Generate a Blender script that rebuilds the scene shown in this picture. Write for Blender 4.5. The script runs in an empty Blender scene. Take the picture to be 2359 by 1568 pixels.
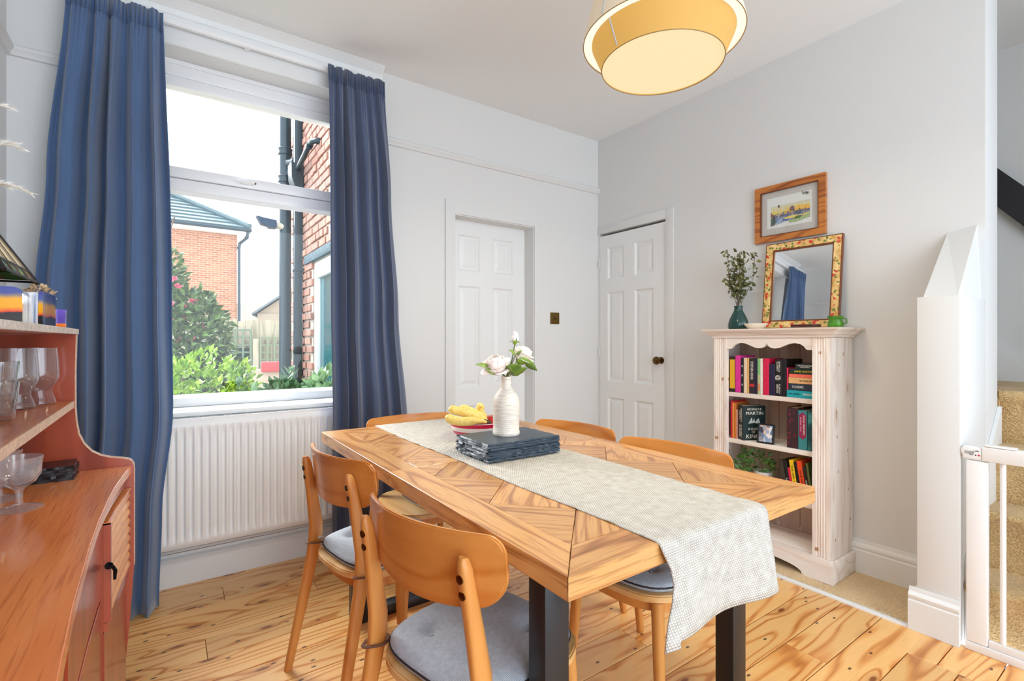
import bpy, bmesh, math, random
from mathutils import Vector, Matrix
random.seed(7)
PI = math.pi
S = bpy.context.scene
COL = S.collection

# ------------------------------------------------------------------ camera, world, exposure
cam_d = bpy.data.cameras.new('camera')
cam_d.sensor_fit = 'HORIZONTAL'
cam_d.sensor_width = 36.0
cam_d.lens = 36.0 * 1135.0 / 2359.0
cam_d.clip_start = 0.02
cam_d.clip_end = 300
cam = bpy.data.objects.new('camera', cam_d)
COL.objects.link(cam)
cam.location = (0, 0, 1.15)
cam.rotation_euler = (PI / 2, 0, -math.radians(35.05))
S.camera = cam
S.view_settings.view_transform = 'Standard'
S.view_settings.look = 'None'
S.view_settings.exposure = 1.22
S.view_settings.gamma = 1.0
S.view_settings.use_curve_mapping = False

WORLD = bpy.data.worlds.new('overcast_sky')
S.world = WORLD
WORLD.use_nodes = True
_bg = WORLD.node_tree.nodes['Background']
_bg.inputs[0].default_value = (0.85, 0.95, 1.06, 1)
_bg.inputs[1].default_value = 1.9
S.cycles.max_bounces = 14
S.cycles.diffuse_bounces = 7
S.cycles.transparent_max_bounces = 16
S.cycles.use_denoising = True

# hazy sun behind thin cloud, high to the left outside the window
_sd = bpy.data.lights.new('hazy_sun', 'SUN')
_sd.energy = 5.0
_sd.angle = math.radians(50)
_sd.color = (1.0, 0.98, 0.95)
_so = bpy.data.objects.new('hazy_sun', _sd)
COL.objects.link(_so)
_so.location = (-4, 12, 9)
_so.rotation_euler = Vector((0.33, -0.80, -0.70)).to_track_quat('-Z', 'Y').to_euler()


# ------------------------------------------------------------------ helpers
def lin(c):
    return tuple(((v / 255.0) / 12.92 if v / 255.0 <= 0.04045 else ((v / 255.0 + 0.055) / 1.055) ** 2.4) for v in c) + (1.0,)


class NT:
    def __init__(s, name):
        s.m = bpy.data.materials.new(name)
        s.m.use_nodes = True
        s.t = s.m.node_tree
        s.b = s.t.nodes['Principled BSDF']
        s.out = s.t.nodes['Material Output']

    def n(s, kind, **kw):
        nd = s.t.nodes.new('ShaderNode' + kind)
        for k, v in kw.items():
            if hasattr(nd, k) and k not in nd.inputs:
                setattr(nd, k, v)
            else:
                s.put(nd.inputs[k], v)
        return nd

    def put(s, sock, v):
        if isinstance(v, bpy.types.NodeSocket):
            s.t.links.new(v, sock)
        else:
            sock.default_value = v

    def math(s, op, a, b=0.0, clamp=False):
        nd = s.t.nodes.new('ShaderNodeMath')
        nd.operation = op
        nd.use_clamp = clamp
        s.put(nd.inputs[0], a)
        s.put(nd.inputs[1], b)
        return nd.outputs[0]

    def mix(s, f, a, b, mode='MIX'):
        nd = s.t.nodes.new('ShaderNodeMix')
        nd.data_type = 'RGBA'
        nd.blend_type = mode
        s.put(nd.inputs[0], f)
        s.put(nd.inputs[6], a)
        s.put(nd.inputs[7], b)
        return nd.outputs[2]

    def ramp(s, f, stops, interp='LINEAR'):
        nd = s.t.nodes.new('ShaderNodeValToRGB')
        s.put(nd.inputs[0], f)
        r = nd.color_ramp
        r.interpolation = interp
        while len(r.elements) > 1:
            r.elements.remove(r.elements[-1])
        r.elements[0].position = stops[0][0]
        r.elements[0].color = stops[0][1]
        for p, c in stops[1:]:
            e = r.elements.new(p)
            e.color = c
        return nd.outputs[0]

    def rng(s, v, a, b, c, d):
        nd = s.t.nodes.new('ShaderNodeMapRange')
        for i, q in enumerate((v, a, b, c, d)):
            s.put(nd.inputs[i], q)
        return nd.outputs[0]

    def bump(s, h, strength=0.3, dist=0.002):
        nd = s.n('Bump', Strength=strength, Distance=dist, Height=h)
        s.put(s.b.inputs['Normal'], nd.outputs[0])

    def vscale(s, v, sc):
        nd = s.t.nodes.new('ShaderNodeVectorMath')
        nd.operation = 'MULTIPLY'
        s.put(nd.inputs[0], v)
        nd.inputs[1].default_value = sc
        return nd.outputs[0]

    def coord(s, kind='Object', rnd=True):
        o = s.t.nodes.new('ShaderNodeTexCoord').outputs[kind]
        if not rnd:
            return o
        r = s.t.nodes.new('ShaderNodeObjectInfo').outputs['Random']
        cb = s.n('CombineXYZ', X=s.math('MULTIPLY', r, 37.0), Y=s.math('MULTIPLY', r, 11.3), Z=s.math('MULTIPLY', r, 7.7))
        nd = s.t.nodes.new('ShaderNodeVectorMath')
        nd.operation = 'ADD'
        s.put(nd.inputs[0], o)
        s.put(nd.inputs[1], cb.outputs[0])
        return nd.outputs[0]

    def set(s, **kw):
        for k, v in kw.items():
            s.put(s.b.inputs[k.replace('_', ' ')], v)
        return s.m


def plain(name, col, rough=0.5, metal=0.0, noise=None, bump=None, coat=0.0, **kw):
    """noise=(scale, amount); bump=(scale, strength, distance)"""
    k = NT(name)
    c = lin(col)
    if noise:
        nz = k.n('TexNoise', Vector=k.coord(), Scale=noise[0], Detail=4.0).outputs[0]
        d = tuple(max(0, v * (1 - noise[1])) for v in c[:3]) + (1,)
        e = tuple(min(1, v * (1 + noise[1] * 0.6)) for v in c[:3]) + (1,)
        k.put(k.b.inputs['Base Color'], k.mix(k.rng(nz, 0.3, 0.7, 0, 1), d, e))
    else:
        k.b.inputs['Base Color'].default_value = c
    if bump:
        nb = k.n('TexNoise', Vector=k.coord(), Scale=bump[0], Detail=3.0).outputs[0]
        k.bump(nb, bump[1], bump[2])
    k.b.inputs['Roughness'].default_value = rough
    k.b.inputs['Metallic'].default_value = metal
    k.b.inputs['Coat Weight'].default_value = coat
    for a, v in kw.items():
        k.put(k.b.inputs[a.replace('_', ' ')], v)
    return k.m


def wood(name, light, mid, dark, axis=0, rings=16.0, rough=0.4, knots=False, coat=0.0, pore=0.35, vary=0.25, contrast=1.0, fig=0.38, kn=1.0, knot_col=(60, 30, 12)):
    k = NT(name)
    p = k.coord()
    sp = k.n('SeparateXYZ', Vector=p)
    o = [sp.outputs[0], sp.outputs[1], sp.outputs[2]]
    gx, gy, gz = o[axis], o[(axis + 1) % 3], o[(axis + 2) % 3]
    if knots:
        gs = k.math('ADD', gy, k.math('MULTIPLY', gz, 0.83))
        kv = k.n('CombineXYZ', X=k.math('MULTIPLY', gx, 1.9), Y=k.math('MULTIPLY', gs, 5.2), Z=0.0).outputs[0]
        vd = k.n('TexVoronoi', Vector=kv, Scale=1.0, Randomness=1.0, voronoi_dimensions='2D').outputs['Distance']
    wv = k.n('CombineXYZ', X=k.math('MULTIPLY', gx, 0.9), Y=k.math('MULTIPLY', gy, 6.5), Z=k.math('MULTIPLY', gz, 6.5)).outputs[0]
    val = k.n('TexNoise', Vector=wv, Scale=1.0, Detail=1.6).outputs[0]
    if knots:
        val = k.math('ADD', val, k.rng(vd, 0.0, 0.24, 0.13, 0.0))
    ph = k.math('ADD', k.math('MULTIPLY', val, rings * 5.0), k.math('MULTIPLY', gy, rings * 5.0))
    wsin = k.math('SUBTRACT', 1.0, k.math('POWER', k.math('ADD', k.math('MULTIPLY', k.math('SINE', ph), 0.5), 0.5), 3.0))
    nv = k.n('CombineXYZ', X=k.math('MULTIPLY', gx, 1.2), Y=k.math('MULTIPLY', gy, 14.0), Z=k.math('MULTIPLY', gz, 14.0)).outputs[0]
    n1 = k.n('TexNoise', Vector=nv, Scale=2.0, Detail=5.0).outputs[0]
    fv = k.n('CombineXYZ', X=k.math('MULTIPLY', gx, 9.0), Y=k.math('MULTIPLY', gy, 260.0), Z=k.math('MULTIPLY', gz, 260.0)).outputs[0]
    n2 = k.n('TexNoise', Vector=fv, Scale=1.0, Detail=2.0).outputs[0]
    f = k.math('ADD', k.math('MULTIPLY', wsin, fig), k.math('MULTIPLY', n1, 1.0 - fig))
    f = k.math('ADD', k.math('MULTIPLY', k.math('SUBTRACT', f, 0.5), contrast), 0.5)
    col = k.ramp(f, [(0.14, lin(dark)), (0.40, lin(mid)), (0.68, lin(light))])
    pm = k.rng(n2, 0.33, 0.47, pore, 0.0)
    col = k.mix(pm, col, lin(dark))
    if knots:
        km = k.rng(vd, 0.030, 0.055, kn, 0.0)
        col = k.mix(km, col, lin(knot_col))
        halo = k.rng(vd, 0.04, 0.16, 0.5 * kn, 0.0)
        col = k.mix(halo, col, lin(dark))
        sv = k.n('CombineXYZ', X=k.math('MULTIPLY', gx, 4.3), Y=k.math('MULTIPLY', gs, 9.0), Z=0.0).outputs[0]
        sd = k.n('TexVoronoi', Vector=sv, Scale=1.0, Randomness=1.0, voronoi_dimensions='2D').outputs['Distance']
        col = k.mix(k.rng(sd, 0.028, 0.05, 0.9, 0.0), col, lin(knot_col))
    if vary:
        r = k.t.nodes.new('ShaderNodeObjectInfo').outputs['Random']
        hs = k.n('HueSaturation', Color=col, Value=k.rng(r, 0, 1, 1 - vary, 1 + vary * 0.6))
        col = hs.outputs[0]
    k.put(k.b.inputs['Base Color'], col)
    k.b.inputs['Roughness'].default_value = rough
    k.b.inputs['Coat Weight'].default_value = coat
    k.b.inputs['Coat Roughness'].default_value = 0.12
    k.bump(k.math('ADD', k.math('MULTIPLY', n2, 0.5), k.math('MULTIPLY', wsin, 0.3)), 0.10, 0.001)
    return k.m


def new_bm():
    return bmesh.new()


def box(bm, x0, x1, y0, y1, z0, z1, bev=0.0, seg=2, M=None):
    c = [(x0, y0, z0), (x1, y0, z0), (x1, y1, z0), (x0, y1, z0), (x0, y0, z1), (x1, y0, z1), (x1, y1, z1), (x0, y1, z1)]
    v = [bm.verts.new(p) for p in c]
    fs = [bm.faces.new([v[i] for i in q]) for q in ((3, 2, 1, 0), (4, 5, 6, 7), (0, 1, 5, 4), (1, 2, 6, 5), (2, 3, 7, 6), (3, 0, 4, 7))]
    if M is not None:
        for q in v:
            q.co = M @ q.co
    if bev:
        es = list({e for f in fs for e in f.edges})
        bmesh.ops.bevel(bm, geom=es, offset=bev, segments=seg, affect='EDGES', profile=0.5)
    return fs


def prism(bm, poly, axis, a, b, M=None):
    def pt(p, t):
        if axis == 'x':
            q = Vector((t, p[0], p[1]))
        elif axis == 'y':
            q = Vector((p[0], t, p[1]))
        else:
            q = Vector((p[0], p[1], t))
        return M @ q if M is not None else q
    A = [bm.verts.new(pt(p, a)) for p in poly]
    Bv = [bm.verts.new(pt(p, b)) for p in poly]
    n = len(poly)
    fs = [bm.faces.new(A), bm.faces.new(Bv[::-1])]
    for i in range(n):
        fs.append(bm.faces.new((A[i], Bv[i], Bv[(i + 1) % n], A[(i + 1) % n])))
    bmesh.ops.recalc_face_normals(bm, faces=fs)
    return fs


def lathe(bm, prof, seg=24, c=(0, 0, 0), fn=None, M=None):
    rings = []
    for r, z in prof:
        ring = []
        if r < 1e-6:
            p = Vector((c[0], c[1], c[2] + z))
            ring = [bm.verts.new(M @ p if M is not None else p)]
        else:
            for i in range(seg):
                a = 2 * PI * i / seg
                rr = fn(r, z, a) if fn else r
                p = Vector((c[0] + rr * math.cos(a), c[1] + rr * math.sin(a), c[2] + z))
                ring.append(bm.verts.new(M @ p if M is not None else p))
        rings.append(ring)
    fs = []
    for A, Bv in zip(rings, rings[1:]):
        for i in range(seg):
            j = (i + 1) % seg
            if len(A) == 1 and len(Bv) == 1:
                break
            if len(A) == 1:
                fs.append(bm.faces.new((A[0], Bv[j], Bv[i])))
            elif len(Bv) == 1:
                fs.append(bm.faces.new((A[i], A[j], Bv[0])))
            else:
                fs.append(bm.faces.new((A[i], A[j], Bv[j], Bv[i])))
    bmesh.ops.recalc_face_normals(bm, faces=fs)
    return fs


def tube(bm, pts, r, seg=8, cap=True, flat=1.0):
    pts = [Vector(p) for p in pts]
    n = len(pts)
    rs = r if isinstance(r, (list, tuple)) else [r] * n
    t0 = (pts[1] - pts[0]).normalized()
    up = Vector((0, 0, 1)) if abs(t0.z) < 0.9 else Vector((1, 0, 0))
    u = t0.cross(up).normalized()
    rings = []
    for i in range(n):
        t = (pts[min(i + 1, n - 1)] - pts[max(i - 1, 0)]).normalized()
        u = (u - t * u.dot(t)).normalized()
        w = t.cross(u)
        rings.append([bm.verts.new(pts[i] + (u * math.cos(2 * PI * k / seg) + w * math.sin(2 * PI * k / seg) * flat) * rs[i]) for k in range(seg)])
    fs = []
    for A, Bv in zip(rings, rings[1:]):
        for k in range(seg):
            fs.append(bm.faces.new((A[k], A[(k + 1) % seg], Bv[(k + 1) % seg], Bv[k])))
    if cap:
        fs.append(bm.faces.new(rings[0][::-1]))
        fs.append(bm.faces.new(rings[-1]))
    bmesh.ops.recalc_face_normals(bm, faces=fs)
    return fs


def surf(bm, nu, nv, fn, uv=None, closeu=False):
    V = [[bm.verts.new(fn(i / nu, j / nv)) for j in range(nv + 1)] for i in range(nu + (0 if closeu else 1))]
    lay = bm.loops.layers.uv.verify() if uv else None
    for i in range(nu):
        i2 = (i + 1) % len(V)
        for j in range(nv):
            f = bm.faces.new((V[i][j], V[i2][j], V[i2][j + 1], V[i][j + 1]))
            if uv:
                for lp, (a, b) in zip(f.loops, ((i, j), (i + 1, j), (i + 1, j + 1), (i, j + 1))):
                    lp[lay].uv = uv(a / nu, b / nv)
    return V


def mesh_of(bm, name, ang=35):
    me = bpy.data.meshes.new(name)
    for f in bm.faces:
        f.smooth = True
    bm.to_mesh(me)
    bm.free()
    me.set_sharp_from_angle(angle=math.radians(ang))
    return me


def obj(name, bm, mat, parent=None, loc=None, rot=None, ang=35, label=None, kind=None):
    me = bm if isinstance(bm, bpy.types.Mesh) else mesh_of(bm, name, ang)
    o = bpy.data.objects.new(name, me)
    COL.objects.link(o)
    if mat is not None and len(me.materials) == 0:
        me.materials.append(mat)
    if parent is not None:
        o.parent = parent
    if loc is not None:
        o.location = loc
    if rot is not None:
        o.rotation_euler = rot
    if label:
        o['label'] = label
    if kind:
        o['kind'] = kind
    return o


def tag(o, label, cat, group=None, kind=None):
    o['label'] = label
    o['category'] = cat
    if group:
        o['group'] = group
    if kind:
        o['kind'] = kind
    return o


def thing(name, label, cat, loc=(0, 0, 0), rotz=0.0, group=None):
    o = bpy.data.objects.new(name, None)
    o.empty_display_size = 0.05
    COL.objects.link(o)
    o.location = loc
    o.rotation_euler = (0, 0, rotz)
    return tag(o, label, cat, group)


def struct(name, bm, mat, parent=None, **kw):
    o = obj(name, bm, mat, parent, **kw)
    if parent is None:
        o['kind'] = 'structure'
    return o


def struct_root(name, loc=(0, 0, 0)):
    o = bpy.data.objects.new(name, None)
    COL.objects.link(o)
    o.location = loc
    o['kind'] = 'structure'
    return o


def children(o):
    return [c for c in o.children]


def dup(o, parent=None, loc=None, rotz=None, label=None):
    c = o.copy()
    COL.objects.link(c)
    if parent is not None:
        c.parent = parent
    if loc is not None:
        c.location = loc
    if rotz is not None:
        c.rotation_euler = (0, 0, rotz)
    if label:
        c['label'] = label
    for ch in list(o.children):
        dup(ch, c)
    return c


def lettering(body, size, mat, parent, M, width=None, name='lettering', ext=0.0003, spacing=1.0):
    cu = bpy.data.curves.new('text', 'FONT')
    cu.body = body
    cu.size = size
    cu.align_x = 'CENTER'
    cu.align_y = 'CENTER'
    cu.extrude = ext
    cu.resolution_u = 2
    cu.space_character = spacing
    cu.space_line = 0.95
    t = bpy.data.objects.new('text', cu)
    COL.objects.link(t)
    bpy.context.view_layer.update()
    me = bpy.data.meshes.new_from_object(t.evaluated_get(bpy.context.evaluated_depsgraph_get()))
    bpy.data.objects.remove(t)
    if width and len(me.vertices):
        xs = [v.co.x for v in me.vertices]
        w = max(xs) - min(xs)
        if w > 1e-6:
            for v in me.vertices:
                v.co.x *= width / w
    me.materials.clear()
    o = obj(name, me, mat, parent)
    o.matrix_local = M
    return o


def frame(ex, ey, org):
    ex, ey = Vector(ex), Vector(ey)
    ez = ex.cross(ey)
    return Matrix(((ex.x, ey.x, ez.x, org[0]), (ex.y, ey.y, ez.y, org[1]), (ex.z, ey.z, ez.z, org[2]), (0, 0, 0, 1)))


def facing_left(org, vertical=False):
    """lettering that reads for somebody looking along +x"""
    return frame((0, 0, -1), (0, -1, 0), org) if vertical else frame((0, -1, 0), (0, 0, 1), org)


def solidify(o, t, off=0.0):
    m = o.modifiers.new('thickness', 'SOLIDIFY')
    m.thickness = t
    m.offset = off
    return o


# ------------------------------------------------------------------ materials
M_WALL = plain('wall_paint', (216, 217, 216), 0.85, bump=(140, 0.05, 0.001))
M_CEIL = plain('ceiling_paint', (232, 234, 234), 0.9, bump=(90, 0.05, 0.001))
M_GLOSSW = plain('white_gloss_paint', (226, 228, 228), 0.45, bump=(60, 0.04, 0.001))
M_UPVC = plain('white_plastic_frame', (236, 237, 238), 0.3)
M_RAD = plain('radiator_enamel', (236, 238, 238), 0.35)
M_FLOOR = wood('pine_boards', (242, 192, 122), (230, 162, 88), (182, 106, 42), 0, rings=11, rough=0.3, knots=True, coat=0.25, pore=0.14, vary=0.14, contrast=1.1, fig=0.42, knot_col=(62, 32, 12))
M_GAP = plain('board_gap_shadowed_pine', (60, 36, 18), 0.9)
M_OAK = wood('oak_veneer', (212, 158, 96), (194, 134, 74), (134, 80, 38), 0, rings=18, rough=0.30, coat=0.35, pore=0.55, vary=0.20, contrast=1.0, fig=0.42)
M_BEECH = wood('honey_beech', (218, 148, 74), (200, 124, 52), (168, 96, 36), 1, rings=5, rough=0.33, coat=0.3, pore=0.08, vary=0.06, contrast=0.7)
M_BEECHL = wood('honey_beech_leg', (214, 148, 76), (198, 124, 54), (164, 96, 38), 2, rings=5, rough=0.36, coat=0.25, pore=0.08, vary=0.06, contrast=0.7)
M_SEAT = wood('pale_beech_seat', (232, 190, 132), (218, 168, 104), (184, 130, 70), 0, rings=5, rough=0.36, coat=0.25, pore=0.08, vary=0.06, contrast=0.7)
M_TEAK = wood('teak_top', (232, 150, 86), (218, 128, 68), (160, 82, 40), 1, rings=5, rough=0.25, coat=0.5, pore=0.42, vary=0.0, contrast=0.6, fig=0.2)
M_TEAKD = wood('teak_panel', (164, 72, 44), (142, 57, 34), (108, 42, 24), 2, rings=4, rough=0.28, coat=0.5, pore=0.15, vary=0.05, contrast=0.7)
M_TEAKE = plain('teak_edge_highlight', (206, 172, 144), 0.5, noise=(120, 0.3))  # paler than the teak: highlight along the edges put into the colour
M_REED = wood('teak_reeded', (226, 160, 96), (204, 130, 68), (156, 88, 42), 1, rings=6, rough=0.32, coat=0.3, pore=0.3, vary=0.0, contrast=0.8)
M_LIMED = wood('limed_pine', (238, 231, 224), (229, 217, 208), (206, 186, 174), 2, rings=8, rough=0.6, pore=0.15, vary=0.03, contrast=0.8, knots=True, kn=0.7, knot_col=(168, 118, 60))
M_LIMEDH = wood('limed_pine_shelf', (238, 231, 224), (229, 217, 208), (204, 184, 172), 1, rings=6, rough=0.6, pore=0.15, vary=0.03, contrast=0.8)
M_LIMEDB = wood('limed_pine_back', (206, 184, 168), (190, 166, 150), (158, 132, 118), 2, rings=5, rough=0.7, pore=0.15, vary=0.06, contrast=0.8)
M_BLACKM = plain('black_powder_coat', (26, 26, 30), 0.38, bump=(300, 0.05, 0.0005))
M_SLATE = plain('slate_stone', (42, 58, 72), 0.36, noise=(60, 0.3), bump=(160, 0.3, 0.002))
M_BRASS = plain('aged_brass', (120, 96, 52), 0.32, 1.0)
M_DARKBRASS = plain('dark_bronze', (106, 80, 48), 0.3, 1.0)
M_CHROME = plain('chrome_metal', (200, 200, 205), 0.15, 1.0)
M_CUSH = None


def fabric(name, c1, c2, scale, strength=0.5, dist=0.002, rough=0.95, sheen=0.2):
    k = NT(name)
    p = k.coord('Object', False)
    wx = k.n('TexWave', Vector=p, Scale=scale, bands_direction='X', Distortion=0.4, Detail=1.0).outputs[1]
    wy = k.n('TexWave', Vector=p, Scale=scale, bands_direction='Y', Distortion=0.4, Detail=1.0).outputs[1]
    h = k.math('MULTIPLY', wx, wy)
    nz = k.n('TexNoise', Vector=p, Scale=90.0, Detail=3.0).outputs[0]
    f = k.math('ADD', k.math('MULTIPLY', h, 0.5), k.math('MULTIPLY', nz, 0.4))
    k.put(k.b.inputs['Base Color'], k.ramp(f, [(0.15, lin(c1)), (0.75, lin(c2))]))
    k.b.inputs['Roughness'].default_value = rough
    k.b.inputs['Sheen Weight'].default_value = sheen
    k.bump(f, strength, dist)
    return k.m


M_CUSH = fabric('grey_blue_weave', (150, 160, 172), (214, 221, 228), 100, 0.5, 0.0015)
M_TIE = plain('taupe_tape', (112, 76, 58), 0.9)
M_RIM = plain('dark_piping', (52, 46, 48), 0.9)


def curtain_mat(name, c):
    k = NT(name)
    p = k.coord('Object', False)
    n1 = k.n('TexNoise', Vector=p, Scale=260.0, Detail=3.0).outputs[0]
    n2 = k.n('TexNoise', Vector=p, Scale=4.0, Detail=2.0).outputs[0]
    c0 = lin(c)
    f = k.math('ADD', k.math('MULTIPLY', n1, 0.6), k.math('MULTIPLY', n2, 0.4))
    k.put(k.b.inputs['Base Color'], k.mix(f, tuple(v * 0.7 for v in c0[:3]) + (1,), tuple(v * 1.35 for v in c0[:3]) + (1,)))
    k.b.inputs['Roughness'].default_value = 0.9
    k.b.inputs['Sheen Weight'].default_value = 0.35
    k.b.inputs['Sheen Roughness'].default_value = 0.5
    k.bump(n1, 0.35, 0.001)
    return k.m


M_CURT = curtain_mat('blue_velvet', (72, 98, 136))
M_CURT2 = curtain_mat('slate_blue_velvet', (70, 84, 114))


def weave_uv(name, c1, c2, su, sv):
    k = NT(name)
    uv = k.t.nodes.new('ShaderNodeTexCoord').outputs['UV']
    sp = k.n('SeparateXYZ', Vector=uv)
    a = k.math('SINE', k.math('MULTIPLY', sp.outputs[0], su))
    row = k.math('FLOOR', k.math('MULTIPLY', sp.outputs[1], sv / (2 * PI)))
    a = k.math('SINE', k.math('ADD', k.math('MULTIPLY', sp.outputs[0], su), k.math('MULTIPLY', row, PI)))
    b = k.math('ABSOLUTE', k.math('SINE', k.math('MULTIPLY', sp.outputs[1], sv / 2)))
    h = k.math('MULTIPLY', k.math('ADD', k.math('MULTIPLY', a, 0.5), 0.5), b)
    nz = k.n('TexNoise', Vector=uv, Scale=40.0, Detail=4.0).outputs[0]
    f = k.math('ADD', k.math('MULTIPLY', h, 0.6), k.math('MULTIPLY', nz, 0.5))
    k.put(k.b.inputs['Base Color'], k.ramp(f, [(0.2, lin(c1)), (0.7, lin(c2))]))
    k.b.inputs['Roughness'].default_value = 0.95
    k.bump(h, 0.8, 0.002)
    return k.m


M_RUNNER = weave_uv('oatmeal_cotton_weave', (166, 158, 146), (226, 223, 216), 2 * PI / 0.0065, 2 * PI / 0.0050)


def carpet_mat(name, c1, c2, sc=220.0):
    k = NT(name)
    p = k.coord('Object', False)
    v = k.n('TexVoronoi', Vector=p, Scale=sc).outputs['Distance']
    n = k.n('TexNoise', Vector=p, Scale=7.0, Detail=3.0).outputs[0]
    f = k.math('ADD', k.math('MULTIPLY', v, 0.6), k.math('MULTIPLY', n, 0.5))
    k.put(k.b.inputs['Base Color'], k.ramp(f, [(0.2, lin(c1)), (0.7, lin(c2))]))
    k.b.inputs['Roughness'].default_value = 1.0
    k.b.inputs['Sheen Weight'].default_value = 0.2
    k.bump(v, 0.8, 0.004)
    return k.m


M_CARPET = carpet_mat('beige_wool_pile', (176, 144, 100), (226, 198, 154))
M_CARPETS = carpet_mat('stair_wool_pile', (156, 124, 76), (214, 182, 130), 160.0)


def glass_mat(name, tint=(1, 1, 1), rough=0.0, ior=1.45):
    k = NT(name)
    return k.set(Base_Color=tint + (1,), Roughness=rough, Transmission_Weight=1.0, IOR=ior)


M_GLASS = None


def pane_mat(name, tint=(0.97, 0.98, 0.98), refl=1.0, sparkle=0.0):
    k = NT(name)
    tr = k.n('BsdfTransparent', Color=tint + (1,))
    gl = k.n('BsdfGlossy', Roughness=0.0)
    lw = k.n('LayerWeight', Blend=0.5)
    f5 = k.math('ADD', k.math('MULTIPLY', k.math('POWER', lw.outputs[1], 5.0), 0.9), 0.045)
    mx = k.t.nodes.new('ShaderNodeMixShader')
    k.put(mx.inputs[0], k.math('MULTIPLY', f5, refl, True))
    k.put(mx.inputs[1], tr.outputs[0])
    k.put(mx.inputs[2], gl.outputs[0])
    if sparkle:
        df = k.n('BsdfDiffuse', Color=(0.9, 0.92, 0.95, 1))  # flat white mixed in to imitate sparkle on the glass
        m2 = k.t.nodes.new('ShaderNodeMixShader')
        m2.inputs[0].default_value = sparkle
        k.put(m2.inputs[1], mx.outputs[0])
        k.put(m2.inputs[2], df.outputs[0])
        mx = m2
    k.put(k.out.inputs['Surface'], mx.outputs[0])
    return k.m


M_PANE = pane_mat('window_glass', refl=0.5)
M_CUT = pane_mat('cut_crystal', (0.98, 0.985, 0.99), 1.6, 0.10)
M_GLASS = pane_mat('clear_glassware', (0.97, 0.975, 0.98), 1.6, 0.025)
M_PICGLASS = pane_mat('picture_glass')


def glow(name, col, strength, base=None):
    k = NT(name)
    return k.set(Base_Color=lin(base or col), Emission_Color=lin(col), Emission_Strength=strength, Roughness=0.8)


def leafmat(name, c1, c2, rough=0.45):
    k = NT(name)
    p = k.coord('Object', False)
    wn = k.n('TexNoise', Vector=p, Scale=14.0, Detail=3.0).outputs[0]
    k.put(k.b.inputs['Base Color'], k.ramp(wn, [(0.3, lin(c1)), (0.68, lin(c2))]))
    k.b.inputs['Roughness'].default_value = rough
    return k.m


M_STEM = plain('green_stem', (92, 104, 48), 0.6)
M_BARK = plain('brown_stem', (96, 74, 52), 0.8)
M_BLACK = plain('black_paint', (18, 18, 20), 0.4)
M_WHITEINK = plain('white_ink', (236, 234, 224), 0.6)
M_GOLDINK = plain('gold_ink', (214, 186, 96), 0.5)
M_PAGES = plain('book_pages', (226, 216, 190), 0.9, bump=(400, 0.2, 0.0005))
M_LEAD = plain('dark_leading', (40, 36, 40), 0.4, 0.5)

# ------------------------------------------------------------------ room shell
XL, XR, YW, ZC = -0.53, 2.803, 2.808, 2.727
YB = -1.9                                   # the room goes on behind the camera

fl = struct_root('floor')
bm = new_bm(); box(bm, XL, 2.45, YB, YW, -0.06, -0.022)
obj('subfloor', bm, M_GAP, fl)
rf = random.Random(3)
BOARD = {}


def floor_board(x0, x1, y0, y1):
    bm = new_bm()
    L, w = x1 - x0, y1 - y0
    box(bm, -L / 2 + 0.0008, L / 2 - 0.0008, -w / 2 + 0.0017, w / 2 - 0.0017, -0.022, 0.0, 0.0012, 1)
    o = obj('floorboard', bm, M_FLOOR, fl, ((x0 + x1) / 2, (y0 + y1) / 2, rf.uniform(-0.0008, 0.0)))
    return o


for k in range(-10, 14):
    y0 = 0.794 + 0.144 * k
    y1 = min(y0 + 0.144, YW)
    if y0 < YB:
        continue
    xe = 2.24 if y1 < 0.72 else 2.432
    js = sorted([XL] + ([rf.uniform(0.0, 0.75), rf.uniform(1.4, 2.0)] if k % 3 == 0 else ([rf.uniform(0.3, 1.6)] if k % 2 else [])) + [xe])
    for a, b in zip(js, js[1:]):
        floor_board(a, b, y0, y1)
for k in range(-12, 2):
    y0 = 0.422 + 0.144 * k
    if y0 + 0.144 > YB and y0 + 0.144 < 0.73:
        floor_board(2.24, 2.47, y0, y0 + 0.144)
# beige carpet left along the wall, edged by a painted strip
bm = new_bm()
surf(bm, 8, 60, lambda u, v: Vector((2.462 + u * 0.345, 0.675 + v * (YW - 0.68), 0.012 + 0.004 * math.sin(v * 61) * math.sin(u * 9) * (1 - u) - 0.012 * (u == 0))))
o = obj('carpet_strip', bm, M_CARPET, fl, label='beige carpet strip along the wall')
tr = new_bm()
for i in range(900):
    y = rf.uniform(0.69, 2.7); x = 2.460 + rf.uniform(0, 0.012)
    tube(tr, [(x, y, 0.004), (x - rf.uniform(0.002, 0.012), y + rf.uniform(-.006, .006), 0.010), (x - rf.uniform(0.0, 0.01), y + rf.uniform(-.008, .008), 0.003)], 0.0012, 4)
obj('frayed_edge', tr, plain('frayed_pile', (222, 206, 176), 1.0), fl, kind='stuff')
bm = new_bm(); box(bm, 2.432, 2.458, 0.69, YW, -0.02, 0.008, 0.003)
struct('trim_1', bm, M_GLOSSW)

bm = new_bm(); box(bm, XL - 0.12, XR + 1.2, YB, YW + 0.26, ZC, ZC + 0.1)
struct('ceiling', bm, M_CEIL)

bm = new_bm(); box(bm, XL - 0.12, XL, YB, YW, 0, ZC)
struct('wall_left', bm, M_WALL)

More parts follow.
